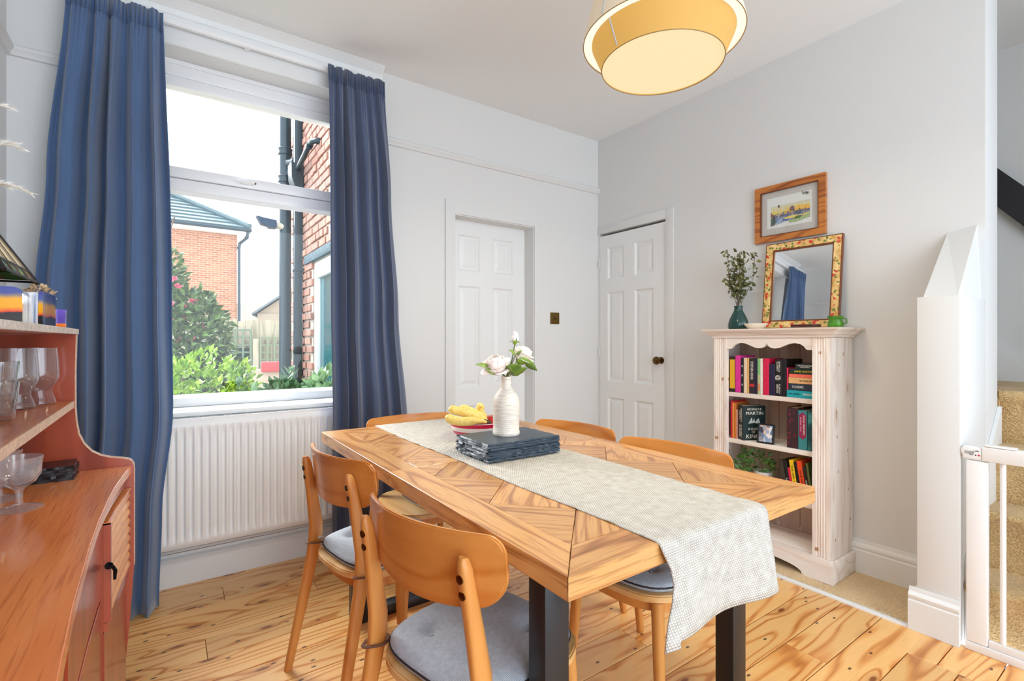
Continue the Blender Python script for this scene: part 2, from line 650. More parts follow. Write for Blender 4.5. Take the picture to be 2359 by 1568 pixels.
# window wall with the window opening and the door recess
WX0, WX1, WZ0, WZ1 = -0.12, 0.93, 0.82, 2.53
DX0, DX1, DZ = 1.518, 2.162, 1.965
bm = new_bm()
for a, b, c, d in ((XL - 0.12, WX0, 0, ZC), (WX0, WX1, 0, WZ0 - 0.028), (WX0, WX1, WZ1, ZC), (WX1, DX0, 0, ZC), (DX0, DX1, DZ, ZC), (DX1, 3.2, 0, ZC)):
    box(bm, a, b, YW, YW + 0.26, c, d)
struct('wall_back', bm, M_WALL)

# bookcase wall, with the second door
EY0, EY1, EZ = 2.158, 2.798, 1.985
bm = new_bm()
for a, b, c, d in ((0.55, EY0, 0, ZC), (EY0, EY1, EZ, ZC), (EY1, YW, 0, ZC)):
    box(bm, XR, 3.0, a, b, c, d)
box(bm, XR, 3.0, YB, -0.45, 0, ZC)
struct('wall_right', bm, M_WALL)

# boxed pier at the stair foot, its splayed cap and its skirting
bm = new_bm(); box(bm, 2.45, XR, 0.55, 0.682, 0, 1.322, 0.004)
pier = struct('wall_pier', bm, M_WALL)
bm = new_bm()
v = [Vector(p) for p in ((2.475, 0.563, 1.322), (2.475, 0.668, 1.322), (XR, 0.668, 1.322), (XR, 0.563, 1.322), (XR, 0.575, 1.64), (XR, 0.672, 1.62))]
q = [bm.verts.new(p) for p in v]
for f in ((0, 1, 5, 4), (0, 4, 3), (1, 2, 5), (3, 4, 5, 2), (0, 3, 2, 1)):
    bm.faces.new([q[i] for i in f])
obj('splayed_cap', bm, M_WALL, pier)


def skirt(d, h):
    return [(0, 0), (d, 0), (d, .70 * h), (d * .78, .73 * h), (d * .98, .78 * h), (d * .98, .84 * h), (d * .7, .89 * h), (d * .45, .91 * h), (d * .35, h), (0, h)]


bm = new_bm(); prism(bm, [(2.452 - p[0] , p[1]) for p in skirt(0.024, 0.165)], 'y', 0.549, 0.7045)
prism(bm, [(0.681 + p[0], p[1]) for p in skirt(0.024, 0.165)], 'x', 2.4525, XR - 0.021)
struct('trim_2', bm, M_GLOSSW)
bm = new_bm(); prism(bm, [(XR - p[0], p[1]) for p in skirt(0.02, 0.172)], 'y', 0.70, 2.09)
struct('baseboard_right', bm, M_GLOSSW)
bm = new_bm(); prism(bm, [(YW - p[0], p[1]) for p in skirt(0.022, 0.15)], 'x', XL, 1.44)
prism(bm, [(YW - p[0], p[1]) for p in skirt(0.022, 0.15)], 'x', 2.23, 2.80)
struct('baseboard_back', bm, M_GLOSSW)
bm = new_bm(); prism(bm, [(XL + p[0], p[1]) for p in skirt(0.022, 0.15)], 'y', YB, YW)
struct('baseboard_left', bm, M_GLOSSW)

# picture rail
rail = [(0, 2.306), (0.012, 2.308), (0.016, 2.320), (0.026, 2.330), (0.026, 2.343), (0.018, 2.349), (0, 2.349)]
bm = new_bm()
prism(bm, [(YW - p[0], p[1]) for p in rail], 'x', XL, -0.30)
prism(bm, [(YW - p[0], p[1]) for p in rail], 'x', 1.0, XR)
prism(bm, [(XL + p[0], p[1]) for p in rail], 'y', YB, YW)
struct('trim_3', bm, M_WALL)
# board and coving over the window
bm = new_bm()
box(bm, -0.29, 0.99, YW - 0.022, YW, WZ1, 2.628, 0.003)
prism(bm, [(YW, 2.634), (YW - 0.03, 2.634), (YW - 0.034, 2.655), (YW - 0.026, 2.668), (YW - 0.032, 2.69), (YW - 0.06, 2.712), (YW - 0.075, ZC), (YW, ZC)], 'x', -0.30, 1.03)
struct('trim_4', bm, M_GLOSSW)


# six-panel doors ----------------------------------------------------
def panel_door(name, W, H, knob_u, M, flip_knob=False):
    """door leaf in the u (0..W), z plane; +n is the room side.  M maps (u, n, z)."""
    r = struct_root(name)
    cols = [(W * 0.13, W * 0.40), (W * 0.56, W * 0.835)]
    rows = [(0.235, 0.70), (0.825, 1.512), (1.612, 1.858)]
    bm = new_bm()
    us = [0, cols[0][0], cols[0][1], cols[1][0], cols[1][1], W]
    zs = [0, rows[0][0], rows[0][1], rows[1][0], rows[1][1], rows[2][0], rows[2][1], H]
    for i in (0, 2, 4):
        box(bm, us[i], us[i + 1], -0.035, 0, 0, H, M=M)
    for j in (0, 2, 4, 6):
        for i in (1, 3):
            box(bm, us[i], us[i + 1], -0.035, 0, zs[j], zs[j + 1], M=M)
    bmesh.ops.recalc_face_normals(bm, faces=bm.faces)
    obj('door_leaf', bm, M_GLOSSW, r)
    for (u0, u1) in cols:
        for (z0, z1) in rows:
            bm = new_bm()
            d = 0.028
            ring = []
            for e, n in ((0, 0.0), (0.006, -0.004), (0.012, -0.012), (0.022, -0.012), (0.045, -0.005)):
                ring.append([bm.verts.new(M @ Vector(p)) for p in ((u0 + e, n, z0 + e), (u1 - e, n, z0 + e), (u1 - e, n, z1 - e), (u0 + e, n, z1 - e))])
            for A, Bv in zip(ring, ring[1:]):
                for k in range(4):
                    bm.faces.new((A[k], A[(k + 1) % 4], Bv[(k + 1) % 4], Bv[k]))
            bm.faces.new(ring[-1])
            bmesh.ops.recalc_face_normals(bm, faces=bm.faces)
            obj('panel', bm, M_GLOSSW, r, ang=15)
    bm = new_bm()
    K = M @ Matrix.Translation((knob_u, 0, 1.0)) @ Matrix.Rotation(-PI / 2, 4, 'X')
    lathe(bm, [(0, 0), (0.025, 0), (0.025, 0.004), (0.012, 0.007), (0.010, 0.026), (0.016, 0.032), (0.027, 0.042), (0.029, 0.052), (0.024, 0.062), (0.012, 0.067), (0, 0.068)], 20, M=K)
    obj('door_knob', bm, M_DARKBRASS, r, label='dark bronze door knob')
    return r


# door set back in the window wall
MA = Matrix(((1, 0, 0, DX0), (0, -1, 0, 2.912), (0, 0, 1, 0.008), (0, 0, 0, 1)))
d1 = panel_door('door_1', DX1 - DX0, 1.955, 0.585, MA)
bm = new_bm()
box(bm, 1.449, DX0, YW - 0.012, YW, 0, 2.05, 0.002)
box(bm, DX1, 2.185, YW - 0.010, YW, 0, 1.985, 0.002)
box(bm, DX0, DX1, YW - 0.010, YW, DZ, 1.985, 0.002)
for a, b, c, d in ((DX0, DX0 + 0.006, 0, DZ), (DX1 - 0.006, DX1, 0, DZ), (DX0 + 0.006, DX1 - 0.006, DZ - 0.006, DZ)):
    box(bm, a, b, YW, 2.93, c, d)
obj('door_frame', bm, M_WALL, d1)
bm = new_bm(); box(bm, DX0, DX1, 2.95, 3.0, 0, DZ)
obj('door_backing', bm, M_WALL, d1)

# door flush in the bookcase wall (its hinge side is in the corner)
MB = Matrix(((0, -1, 0, XR + 0.004), (-1, 0, 0, 2.790), (0, 0, 1, 0.012), (0, 0, 0, 1)))
d2 = panel_door('door_2', 0.624, 1.955, 0.588, MB)
bm = new_bm()
box(bm, XR - 0.008, XR, 2.092, EY0, 0, 2.048, 0.002)
box(bm, XR - 0.008, XR, EY0, YW, EZ, 2.048, 0.002)
box(bm, XR + 0.002, XR + 0.06, EY1 - 0.006, EY1, 0, EZ)
obj('door_frame', bm, M_WALL, d2)
bm = new_bm(); box(bm, XR + 0.09, XR + 0.10, EY0, EY1, 0, EZ)
obj('door_backing', bm, plain('dark_cupboard', (60, 50, 42), 0.9), d2)
for hz in (0.28, 1.02, 1.72):
    bm = new_bm(); lathe(bm, [(0, 0), (0.005, 0), (0.005, 0.075), (0, 0.075)], 8, c=(XR - 0.003, 2.7935, hz))
    obj('hinge', bm, M_GLOSSW, d2)

# light switch
t = thing('light_switch', 'square brass light switch on the white wall between the two doors', 'switch', (2.355, YW, 1.314))
bm = new_bm(); box(bm, -0.043, 0.043, -0.006, 0, -0.043, 0.043, 0.003)
obj('plate', bm, M_BRASS, t)
bm = new_bm(); lathe(bm, [(0, 0), (0.006, 0), (0.0055, 0.004), (0, 0.005)], 12, M=Matrix.Translation((0, -0.006, 0)) @ Matrix.Rotation(PI / 2, 4, 'X'))
tube(bm, [(0, -0.006, 0), (0, -0.016, -0.006), (0, -0.019, -0.008)], [0.003, 0.003, 0.0038], 8)
obj('toggle', bm, M_DARKBRASS, t)
for sx in (-0.03, 0.03):
    bm = new_bm(); lathe(bm, [(0, 0), (0.003, 0), (0.002, 0.001), (0, 0.001)], 10, M=Matrix.Translation((sx, -0.006, 0)) @ Matrix.Rotation(PI / 2, 4, 'X'))
    obj('screw', bm, M_DARKBRASS, t)

# ------------------------------------------------------------------ window
w1 = struct_root('window_1')
FY0, FY1 = 2.936, 3.0
bm = new_bm()
box(bm, WX0, WX0 + 0.06, FY0, FY1, WZ0, WZ1, 0.004)
box(bm, WX1 - 0.06, WX1, FY0, FY1, WZ0, WZ1, 0.004)
box(bm, WX0 + 0.055, WX1 - 0.055, FY0, FY1, 2.452, WZ1, 0.004)
box(bm, WX0 + 0.055, WX1 - 0.055, FY0, FY1, WZ0, 0.864, 0.004)
box(bm, WX0 + 0.055, WX1 - 0.055, FY0, FY1, 1.893, 1.95, 0.004)
box(bm, WX0 - 0.0, WX1, FY0 - 0.006, FY0, WZ1 - 0.022, WZ1)
obj('window_frame', bm, M_UPVC, w1)
bm = new_bm()
for a, b, c, d in ((WX0 + 0.055, WX1 - 0.055, 2.397, 2.448), (WX0 + 0.055, WX1 - 0.055, 1.953, 2.006)):
    box(bm, a, b, FY0 - 0.012, FY1 - 0.01, c, d, 0.006)
for a, b in ((WX0 + 0.055, WX0 + 0.11), (WX1 - 0.11, WX1 - 0.055)):
    box(bm, a, b, FY0 - 0.012, FY1 - 0.01, 2.0, 2.40, 0.006)
obj('opening_sash', bm, M_UPVC, w1)
bm = new_bm()
for a, b, c, d in ((WX0 + 0.055, WX1 - 0.055, 0.862, 0.88), (WX0 + 0.055, WX1 - 0.055, 1.876, 1.895)):
    prism(bm, [(FY0 + 0.004, c if c < 1 else d), (FY0 + 0.03, c if c < 1 else d), (FY0 + 0.03, d if c < 1 else c)], 'x', a, b)
obj('glazing_bead', bm, M_UPVC, w1)
bm = new_bm(); box(bm, WX0 + 0.05, WX1 - 0.05, 2.966, 2.970, 0.86, 1.90)
obj('pane', bm, M_PANE, w1)
bm = new_bm(); box(bm, WX0 + 0.10, WX1 - 0.10, 2.966, 2.970, 2.0, 2.40)
obj('pane', bm, M_PANE, w1)
bm = new_bm()
box(bm, 0.318, 0.388, 2.915, 2.925, 1.968, 1.99, 0.004)
tube(bm, [(0.372, 2.922, 1.979), (0.372, 2.896, 1.979), (0.355, 2.890, 1.979), (0.298, 2.890, 1.972)], [0.010, 0.010, 0.010, 0.007], 10)
hd = obj('window_handle', bm, M_UPVC, w1)
bm = new_bm(); lathe(bm, [(0, 0), (0.0055, 0), (0.0055, 0.002), (0, 0.002)], 12, M=Matrix.Translation((0.385, 2.915, 1.979)) @ Matrix.Rotation(PI / 2, 4, 'X'))
obj('lock_cylinder', bm, M_DARKBRASS, hd)
bm = new_bm()
prism(bm, [(FY1, 0.793), (2.752, 0.793), (2.742, 0.797), (2.739, 0.806), (2.742, 0.816), (2.752, 0.8195), (FY1, 0.8195)], 'x', -0.19, 1.0)
obj('window_sill', bm, M_GLOSSW, w1)

# ------------------------------------------------------------------ stairwell
bm = new_bm()
box(bm, 3.72, 3.84, -0.6, 1.9, 0, ZC)
box(bm, 3.0, 3.84, -0.57, -0.45, 0, ZC)
box(bm, 3.0, 3.84, 1.62, 1.74, 0, ZC)
struct('wall_stair', bm, M_WALL)
SX = [2.508, 2.72, 2.89, 3.02]
st = thing('carpeted_staircase', 'staircase in beige looped carpet climbing behind the white gate', 'stairs', (2.508, 0.0, 0.0))
for k in range(4):
    z1 = 0.233 * (k + 1)
    xe = 3.72
    ya, yb = -0.445, (0.545 if k < 3 else 1.2)
    xs = SX[k] - 2.508
    r = 0.022
    pr = [(xs + 0.012, z1 - 0.233 if k == 0 else z1 - 0.24), (xs + 0.006, z1 - 0.06), (xs - 0.012, z1 - 0.038)]
    for i in range(7):
        a = PI + (-PI / 2 - 0.0) * i / 6
        pr.append((xs - 0.0 + r * math.cos(a) , z1 - r + r * math.sin(a)))
    nx = (SX[k + 1] - 2.508 + 0.03) if k < 3 else xe - 2.508
    pr += [(nx, z1), (nx, max(0, z1 - 0.24))]
    if k == 3:
        bm = new_bm()
        prism(bm, pr, 'y', ya, 0.545)
        box(bm, 3.01 - 2.508, nx, 0.545, 1.2, z1 - 0.24, z1)
    else:
        bm = new_bm()
        prism(bm, pr, 'y', ya, yb)
    obj('step', bm, M_CARPETS, st, ang=50)
# white string on the wall side, the sloping string and dark band on the far wall
bm = new_bm()
prism(bm, [(2.50, 0.0), (2.50, 0.30), (2.74, 0.62), (3.0, 0.86), (3.0, 0.0)], 'y', 0.535, 0.549)
struct('trim_5', bm, M_GLOSSW)
bm = new_bm()
prism(bm, [(0.10, 0.30), (0.10, 0.46), (0.68, 1.142), (1.1, 1.63), (1.1, 1.3)], 'x', 3.698, 3.719)
struct('trim_6', bm, M_GLOSSW)
bm = new_bm()
prism(bm, [(0.30, 1.41), (0.30, 1.62), (0.68, 2.09), (1.1, 2.60), (1.1, 2.40), (0.68, 1.88)], 'x', 3.66, 3.719)
o = obj('stair_string', bm, plain('black_gloss', (34, 32, 36), 0.5))
tag(o, 'dark sloping stair board high on the stairwell wall', 'board')

# ------------------------------------------------------------------ outside the window
GZ = -0.32
bm = new_bm(); box(bm, -30, 40, YW + 0.26, 70, GZ - 0.3, GZ)
struct('ground', bm, plain('paving', (176, 168, 156), 0.9, noise=(3, 0.2)))


def cluster(n, sampler, size, rnd, up=0.5, droop=0.3, ratio=0.45):
    V, Fc = [], []
    for _ in range(n):
        p, nrm = sampler(rnd)
        d = (Vector(nrm) + Vector((rnd.uniform(-1, 1), rnd.uniform(-1, 1), rnd.uniform(-1, 1) + up)) * 0.9).normalized()
        s = d.cross(Vector((rnd.uniform(-1, 1), rnd.uniform(-1, 1), rnd.uniform(-.4, 1)))).normalized()
        L = size * rnd.uniform(0.6, 1.3)
        w = L * ratio
        nn = d.cross(s)
        p = Vector(p)
        b = len(V)
        V += [p, p + d * L * .45 + s * w * .5 + nn * L * .08, p + d * L - Vector((0, 0, L * droop * rnd.random())), p + d * L * .45 - s * w * .5 + nn * L * .08, p + d * L * 0.5 - nn * L * 0.02]
        Fc += [(b, b + 1, b + 4), (b + 1, b + 2, b + 4), (b + 2, b + 3, b + 4), (b + 3, b, b + 4)]
    me = bpy.data.meshes.new('foliage')
    me.from_pydata(V, [], Fc)
    for f in me.polygons:
        f.use_smooth = False
    return me


def blob(c, r, shell=0.35):
    def f(rnd):
        while True:
            q = Vector((rnd.uniform(-1, 1), rnd.uniform(-1, 1), rnd.uniform(-1, 1)))
            if 0.02 < q.length < 1 and q.z > -0.9:
                break
        q = q.normalized() * (1 - shell * rnd.random() ** 1.5)
        k = 1 + 0.14 * math.sin(7 * q.x + c[0] * 9) * math.cos(6 * q.z + 2 * q.y + c[1])
        return (c[0] + q.x * r[0] * k, c[1] + q.y * r[1] * k, c[2] + q.z * r[2] * k), q
    return f


def multi(parts):
    fs = [blob(*p[:2]) for p in parts]
    ws = [p[2] for p in parts]
    return lambda rnd: rnd.choices(fs, ws)[0](rnd)


M_RHODO = leafmat('rhododendron_leaf', (36, 60, 30), (112, 138, 70))
M_LIME = leafmat('lime_green_leaf', (76, 122, 20), (172, 200, 58))
M_SAGE = leafmat('sage_green_leaf', (44, 84, 50), (112, 148, 98))
M_PINK = plain('pink_petal', (226, 110, 134), 0.6)


def shrub(label, loc, blobs, n, size, mat, stems, group=None, flowers=None, seed=1):
    rnd = random.Random(seed)
    t = thing('garden_shrub', label, 'shrub', loc, 0, group)
    obj('foliage', cluster(n, multi(blobs), size, rnd), mat, t, kind='stuff')
    for a in stems:
        bm = new_bm()
        tube(bm, a, [0.022 * (1 - 0.7 * i / (len(a) - 1)) for i in range(len(a))], 6)
        obj('branch', bm, M_BARK, t)
    if flowers:
        fb = multi(flowers[0])
        for i in range(flowers[1]):
            p, nr = fb(rnd)
            me = cluster(7, lambda r_: ((0, 0, 0), Vector(nr) + Vector((r_.uniform(-.8, .8), r_.uniform(-.8, .8), r_.uniform(-.5, .8)))), 0.055, rnd, ratio=0.7)
            me.name = 'flower'
            obj('flower', me, M_PINK, t, p)
    return t


shrub('tall leafy shrub with pink flowers in front of the brick house', (-0.15, 6.2, GZ),
      [((0.0, 0, 1.35), (0.62, 0.6, 0.72), 4), ((-0.1, 0.1, 2.05), (0.40, 0.4, 0.45), 2), ((0.55, 0.0, 0.95), (0.36, 0.4, 0.42), 2), ((0.35, -.1, 1.5), (0.35, 0.4, 0.5), 2)], 6500, 0.105, M_RHODO,
      [[(0, 0, 0), (0.05, 0, 0.8), (-0.1, 0, 1.6), (0.22, 0, 2.75)], [(0.02, 0, 0.3), (0.3, -.1, 0.8), (0.5, -.2, 1.3)], [(0, 0, 0.2), (0.2, -.4, 0.7), (0.45, -.5, 0.95)]],
      flowers=([((0.05, -.25, 1.75), (0.45, 0.35, 0.45), 3)], 34), seed=4)
shrub('low lime green bush below the pink-flowered shrub', (0.2, 4.35, GZ),
      [((0.0, 0, 0.95), (0.42, 0.35, 0.42), 3), ((0.42, 0.1, 0.68), (0.34, 0.3, 0.36), 3), ((-.35, 0, .95), (.4, .3, .4), 2)], 4200, 0.075, M_LIME,
      [[(0, 0, 0), (0.02, 0, 0.5), (0.08, -.1, 1.2)], [(0.3, 0, 0), (0.35, 0, 0.4), (0.42, -.1, 1.05)], [(-.2, 0, 0), (-.2, 0, .5), (-.1, -.1, 1.2)]], seed=5)
shrub('bushy sage green plant below the black soil pipe', (0.68, 3.72, GZ),
      [((0.0, 0, 0.85), (0.18, 0.18, 0.36), 3), ((-.22, -.05, 0.82), (0.2, 0.18, 0.34), 2)], 1300, 0.10, M_SAGE,
      [[(0, 0, 0), (0.0, 0, 0.5), (-.02, -.1, 1.15)], [(-.2, 0, 0), (-.22, 0, 0.5), (-.25, -.1, 1.0)]], seed=6)
shrub('small grey-green plant in the right corner of the window', (0.86, 3.40, GZ),
      [((0.0, 0, 0.92), (0.13, 0.12, 0.32), 3)], 700, 0.09, leafmat('grey_green_leaf', (86, 128, 84), (160, 190, 140)),
      [[(0, 0, 0), (0.0, 0, 0.5), (-.02, -.05, 1.2)]], seed=8)

# --- rear brick wing with door, bricks laid one by one
BX = 1.06
wing = thing('brick_wing', 'red brick rear wing of the house with a white glazed door', 'building', (BX, 4.5, GZ))
M_BRICKR = NT('weathered_red_brick')
_r = M_BRICKR.t.nodes.new('ShaderNodeObjectInfo').outputs['Random']
_n = M_BRICKR.n('TexNoise', Vector=M_BRICKR.coord(), Scale=26.0, Detail=5.0).outputs[0]
M_BRICKR.put(M_BRICKR.b.inputs['Base Color'], M_BRICKR.mix(M_BRICKR.math('MULTIPLY', _n, 0.55), M_BRICKR.ramp(_r, [(0, lin((120, 64, 52))), (0.4, lin((140, 82, 68))), (0.75, lin((92, 58, 56))), (1, lin((156, 112, 94)))]), lin((206, 176, 158))))
M_BRICKR.bump(_n, 0.6, 0.006)
M_BRICKR.b.inputs['Roughness'].default_value = 0.9
M_BRICKR = M_BRICKR.m
M_MORTAR = plain('pale_lime_mortar', (176, 166, 154), 0.95, noise=(30, 0.25), bump=(80, 0.4, 0.004))
bm = new_bm()
box(bm, 0.012, 3.0, -1.4, 0.118, 1.842 - GZ, 6.0)
box(bm, 0.012, 3.0, 0.118, 1.0, 0, 6.0)
box(bm, 0.09, 3.0, -1.4, 0.115, 0, 1.83 - GZ)
obj('wall', bm, M_MORTAR, wing)
bbm = new_bm(); box(bbm, -0.005, 0.05, -0.103, 0.103, -0.0295, 0.0295, 0.004, 1)
BRK = mesh_of(bbm, 'brick')
bbm = new_bm(); box(bbm, -0.005, 0.05, -0.0455, 0.0455, -0.0295, 0.0295, 0.004, 1)
BRKH = mesh_of(bbm, 'brick_half')
rb = random.Random(11)
nb = 0
for c in range(14, 48):
    z = 0.04 + 0.075 * c
    header = (c % 4 == 3)
    pitch = 0.1125 if header else 0.225
    y = 1.0 - (0.05 if header else (0.1125 if c % 2 else 0.0))
    while y > -0.40:
        yc = y - pitch / 2
        y -= pitch
        if header and rb.random() < 0.0:
            continue
        if z < 1.94 - GZ and yc < 0.14:
            continue
        if 1.83 - GZ < z < 1.94 - GZ and yc < 0.36:
            continue
        if nb >= 296:
            continue
        o = obj('brick', BRKH if header else BRK, M_BRICKR, wing, (rb.uniform(-0.006, 0.006), yc + rb.uniform(-.003, .003), z), (0, 0, rb.uniform(-.03, .03)))
        nb += 1
bm = new_bm(); box(bm, -0.02, 0.10, -1.3, 0.33, 1.845 - GZ, 1.925 - GZ, 0.008)
obj('lintel', bm, plain('blue_grey_stone', (74, 92, 100), 0.9, noise=(40, 0.4), bump=(60, 0.6, 0.006)), wing)
bm = new_bm()
for a, b, c, d in ((-1.4, 0.116, 1.70 - GZ, 1.84 - GZ), (0.02, 0.116, 0, 1.70 - GZ), (-1.0, -0.9, 0, 1.84 - GZ)):
    box(bm, 0.02, 0.09, a, b, c, d, 0.005)
box(bm, 0.035, 0.085, -0.9, 0.02, 0.0, 0.25, 0.005)
fr = obj('door_frame', bm, M_UPVC, wing)
bm = new_bm(); box(bm, 0.05, 0.06, -0.9, 0.03, 0.25, 1.71 - GZ)
obj('door_glass', bm, plain('blue_tinted_glass', (44, 92, 100), 0.1), fr)

# --- pipes on the wing
M_PIPE = plain('dark_teal_cast_iron', (18, 42, 52), 0.35, noise=(8, 0.3))
sp_ = thing('soil_pipe', 'thick dark soil pipe with collars rising at the wing corner', 'pipe', (0.952, 5.22, GZ))
bm = new_bm(); lathe(bm, [(0.055, 0), (0.055, 4.6), (0.0, 4.6)], 20)
obj('pipe', bm, M_PIPE, sp_)
for z in (2.72 - GZ, 2.99 - GZ):
    bm = new_bm(); lathe(bm, [(0.056, -0.03), (0.064, -0.03), (0.066, -0.02), (0.064, -0.008), (0.064, 0.02), (0.068, 0.028), (0.064, 0.036), (0.056, 0.036)], 20, c=(0, 0, z))
    obj('collar', bm, M_PIPE, sp_)
bm = new_bm()
K = Matrix.Translation((0.03, -0.04, 2.87 - GZ)) @ Matrix.Rotation(math.radians(-60), 4, 'Z') @ Matrix.Rotation(PI / 2, 4, 'Y')
lathe(bm, [(0.05, 0), (0.05, 0.06), (0.055, 0.07), (0.055, 0.10), (0.035, 0.10), (0.035, 0.085), (0, 0.085)], 18, M=K)
obj('branch_boss', bm, M_PIPE, sp_)
bm = new_bm(); tube(bm, [(0, 0.01, 2.74 - GZ), (0.06, -0.06, 2.80 - GZ), (0.065, -0.1, 2.86 - GZ)], 0.045, 12)
obj('branch', bm, M_PIPE, sp_)

dp = thing('downpipe', 'narrow square black downpipe with a hopper beside the soil pipe', 'pipe', (1.018, 4.98, GZ))
bm = new_bm(); box(bm, -0.034, 0.034, -0.034, 0.034, 0, 4.6, 0.006)
obj('pipe', bm, M_PIPE, dp)
bm = new_bm()
prism(bm, [(-0.075, 2.80 - GZ), (0.03, 2.80 - GZ), (0.03, 2.56 - GZ), (-0.035, 2.56 - GZ), (-0.07, 2.66 - GZ)], 'y', -0.09, 0.07)
obj('hopper', bm, M_PIPE, dp)
for z in (1.80 - GZ, 0.6 - GZ):
    bm = new_bm(); box(bm, -0.042, 0.042, -0.042, 0.042, z, z + 0.03, 0.004)
    box(bm, 0.03, 0.045, -0.09, 0.09, z + 0.004, z + 0.026, 0.004)
    obj('bracket', bm, M_PIPE, dp)
wp = thing('waste_pipe', 'slanting dark waste pipe elbowing into the brick wing', 'pipe', (1.0, 4.33, 2.82))
bm = new_bm(); tube(bm, [(0.0, 0.62, -0.085), (0.0, 0.3, -0.035), (0.0, 0.08, 0.0), (0.01, 0.03, 0.008), (0.03, 0.0, 0.008), (0.075, -0.01, 0.0)], 0.023, 12)
obj('pipe', bm, M_PIPE, wp)
bm = new_bm(); tube(bm, [(0.0, 0.09, -0.003), (0.0, 0.13, -0.01)], 0.029, 12)
tube(bm, [(0.035, -0.002, 0.008), (0.05, -0.006, 0.004)], 0.029, 12)
obj('coupling', bm, M_PIPE, wp)
fb = thing('floodlight', 'small blue-grey floodlight sticking out beside the soil pipe', 'light', (0.90, 5.2, 2.262))
bm = new_bm(); tube(bm, [(0.03, 0, -0.01), (-0.035, 0, 0.0)], 0.033, 14)
obj('bracket', bm, plain('beige_plastic', (196, 186, 170), 0.5), fb)
bm = new_bm()
prism(bm, [(-0.035, -0.035), (-0.035, 0.04), (-0.15, 0.052), (-0.205, 0.062), (-0.165, -0.01), (-0.11, -0.02), (-0.10, -0.035)], 'y', -0.045, 0.045)
obj('lamp_head', bm, plain('slate_blue_plastic', (34, 60, 86), 0.4), fb)

# --- brick house with a hipped roof
hs = thing('brick_house', 'orange brick house with a hipped grey roof beyond the fence', 'house', (2.06, 20.0, GZ))
k = NT('orange_brickwork')
bt = k.n('TexBrick', Vector=k.vscale(k.coord('Object', False), (1, 1, 1)), Color1=lin((164, 108, 76)), Color2=lin((136, 82, 58)), Mortar=lin((178, 154, 134)), Scale=4.44)
bt.inputs['Mortar Size'].default_value = 0.03
bt.inputs['Row Height'].default_value = 0.333
bt.inputs['Brick Width'].default_value = 1.0
bt.inputs['Bias'].default_value = -0.2
cv = k.n('SeparateXYZ', Vector=k.coord('Object', False))
cc = k.n('CombineXYZ', X=k.math('ADD', cv.outputs[0], cv.outputs[1]), Y=cv.outputs[2], Z=0.0)
k.put(bt.inputs['Vector'], cc.outputs[0])
k.put(k.b.inputs['Base Color'], bt.outputs[0])
k.b.inputs['Roughness'].default_value = 0.9
bm = new_bm(); box(bm, -9.0, 0, 0, 7, 0, 5.35)
obj('wall', bm, k.m, hs)
M_ROOF = plain('grey_green_tile', (84, 102, 106), 0.7, noise=(3, 0.15))
run, rise, nrow = 3.6, 2.12, 12
for i in range(nrow):                      # tile courses of the front hip slope
    a, b = i / nrow, (i + 1.08) / nrow
    bm = new_bm()
    pts = []
    for s, dz in ((a, 0.0), (b, 0.0)):
        pts.append((-9.35 + run * s, -0.35 + run * s, 5.42 + rise * s))
        pts.append((0.35 - run * s, -0.35 + run * s, 5.42 + rise * s))
    up = Vector((0, -0.03, 0.05))
    q = [bm.verts.new(Vector(p) + up * (1.0 if j < 2 else 0.15)) for j, p in enumerate(pts)]
    q2 = [bm.verts.new(Vector(p) - Vector((0, 0, 0.03))) for p in pts]
    bm.faces.new((q[0], q[1], q[3], q[2])); bm.faces.new((q2[0], q2[2], q2[3], q2[1]))
    bm.faces.new((q[0], q2[0], q2[1], q[1])); bm.faces.new((q[1], q2[1], q2[3], q[3])); bm.faces.new((q[0], q[2], q2[2], q2[0])); bm.faces.new((q[2], q[3], q2[3], q2[2]))
    obj('tile_course', bm, M_ROOF, hs)
bm = new_bm()
e = [(0.35, -0.35, 5.42), (0.35, 7.35, 5.42), (-3.25, 3.25, 7.54), (-9.35, -0.35, 5.42), (-9.35, 7.35, 5.42), (-5.75, 3.25, 7.54)]
q = [bm.verts.new(p) for p in e]
for f in ((0, 1, 2), (1, 4, 5, 2), (4, 3, 5), (0, 2, 5, 3), (0, 3, 4, 1)):
    bm.faces.new([q[i] for i in f])
obj('roof', bm, M_ROOF, hs)
bm = new_bm(); tube(bm, [(0.36, -0.36, 5.50), (-3.25, 3.25, 7.62)], 0.11, 8)
obj('hip_ridge', bm, M_ROOF, hs)
bm = new_bm(); box(bm, -9.3, 0.30, -0.30, -0.27, 5.22, 5.40); box(bm, 0.27, 0.30, -0.27, 7.2, 5.22, 5.40); box(bm, -9.3, 0.3, -0.27, 0, 5.22, 5.25); box(bm, 0, 0.3, 0, 7.2, 5.22, 5.25)
obj('fascia', bm, M_UPVC, hs)
bm = new_bm(); tube(bm, [(-9.3, -0.37, 5.40), (0.38, -0.37, 5.37)], 0.065, 8); tube(bm, [(0.37, -0.40, 5.37), (0.37, 7.2, 5.40)], 0.065, 8)
obj('gutter', bm, M_PIPE, hs)
bm = new_bm(); tube(bm, [(0.30, -0.34, 5.32), (0.30, -0.30, 5.12), (0.08, -0.09, 4.92), (0.06, -0.07, 4.7), (0.06, -0.07, 0)], 0.05, 8)
obj('downpipe', bm, M_PIPE, hs)


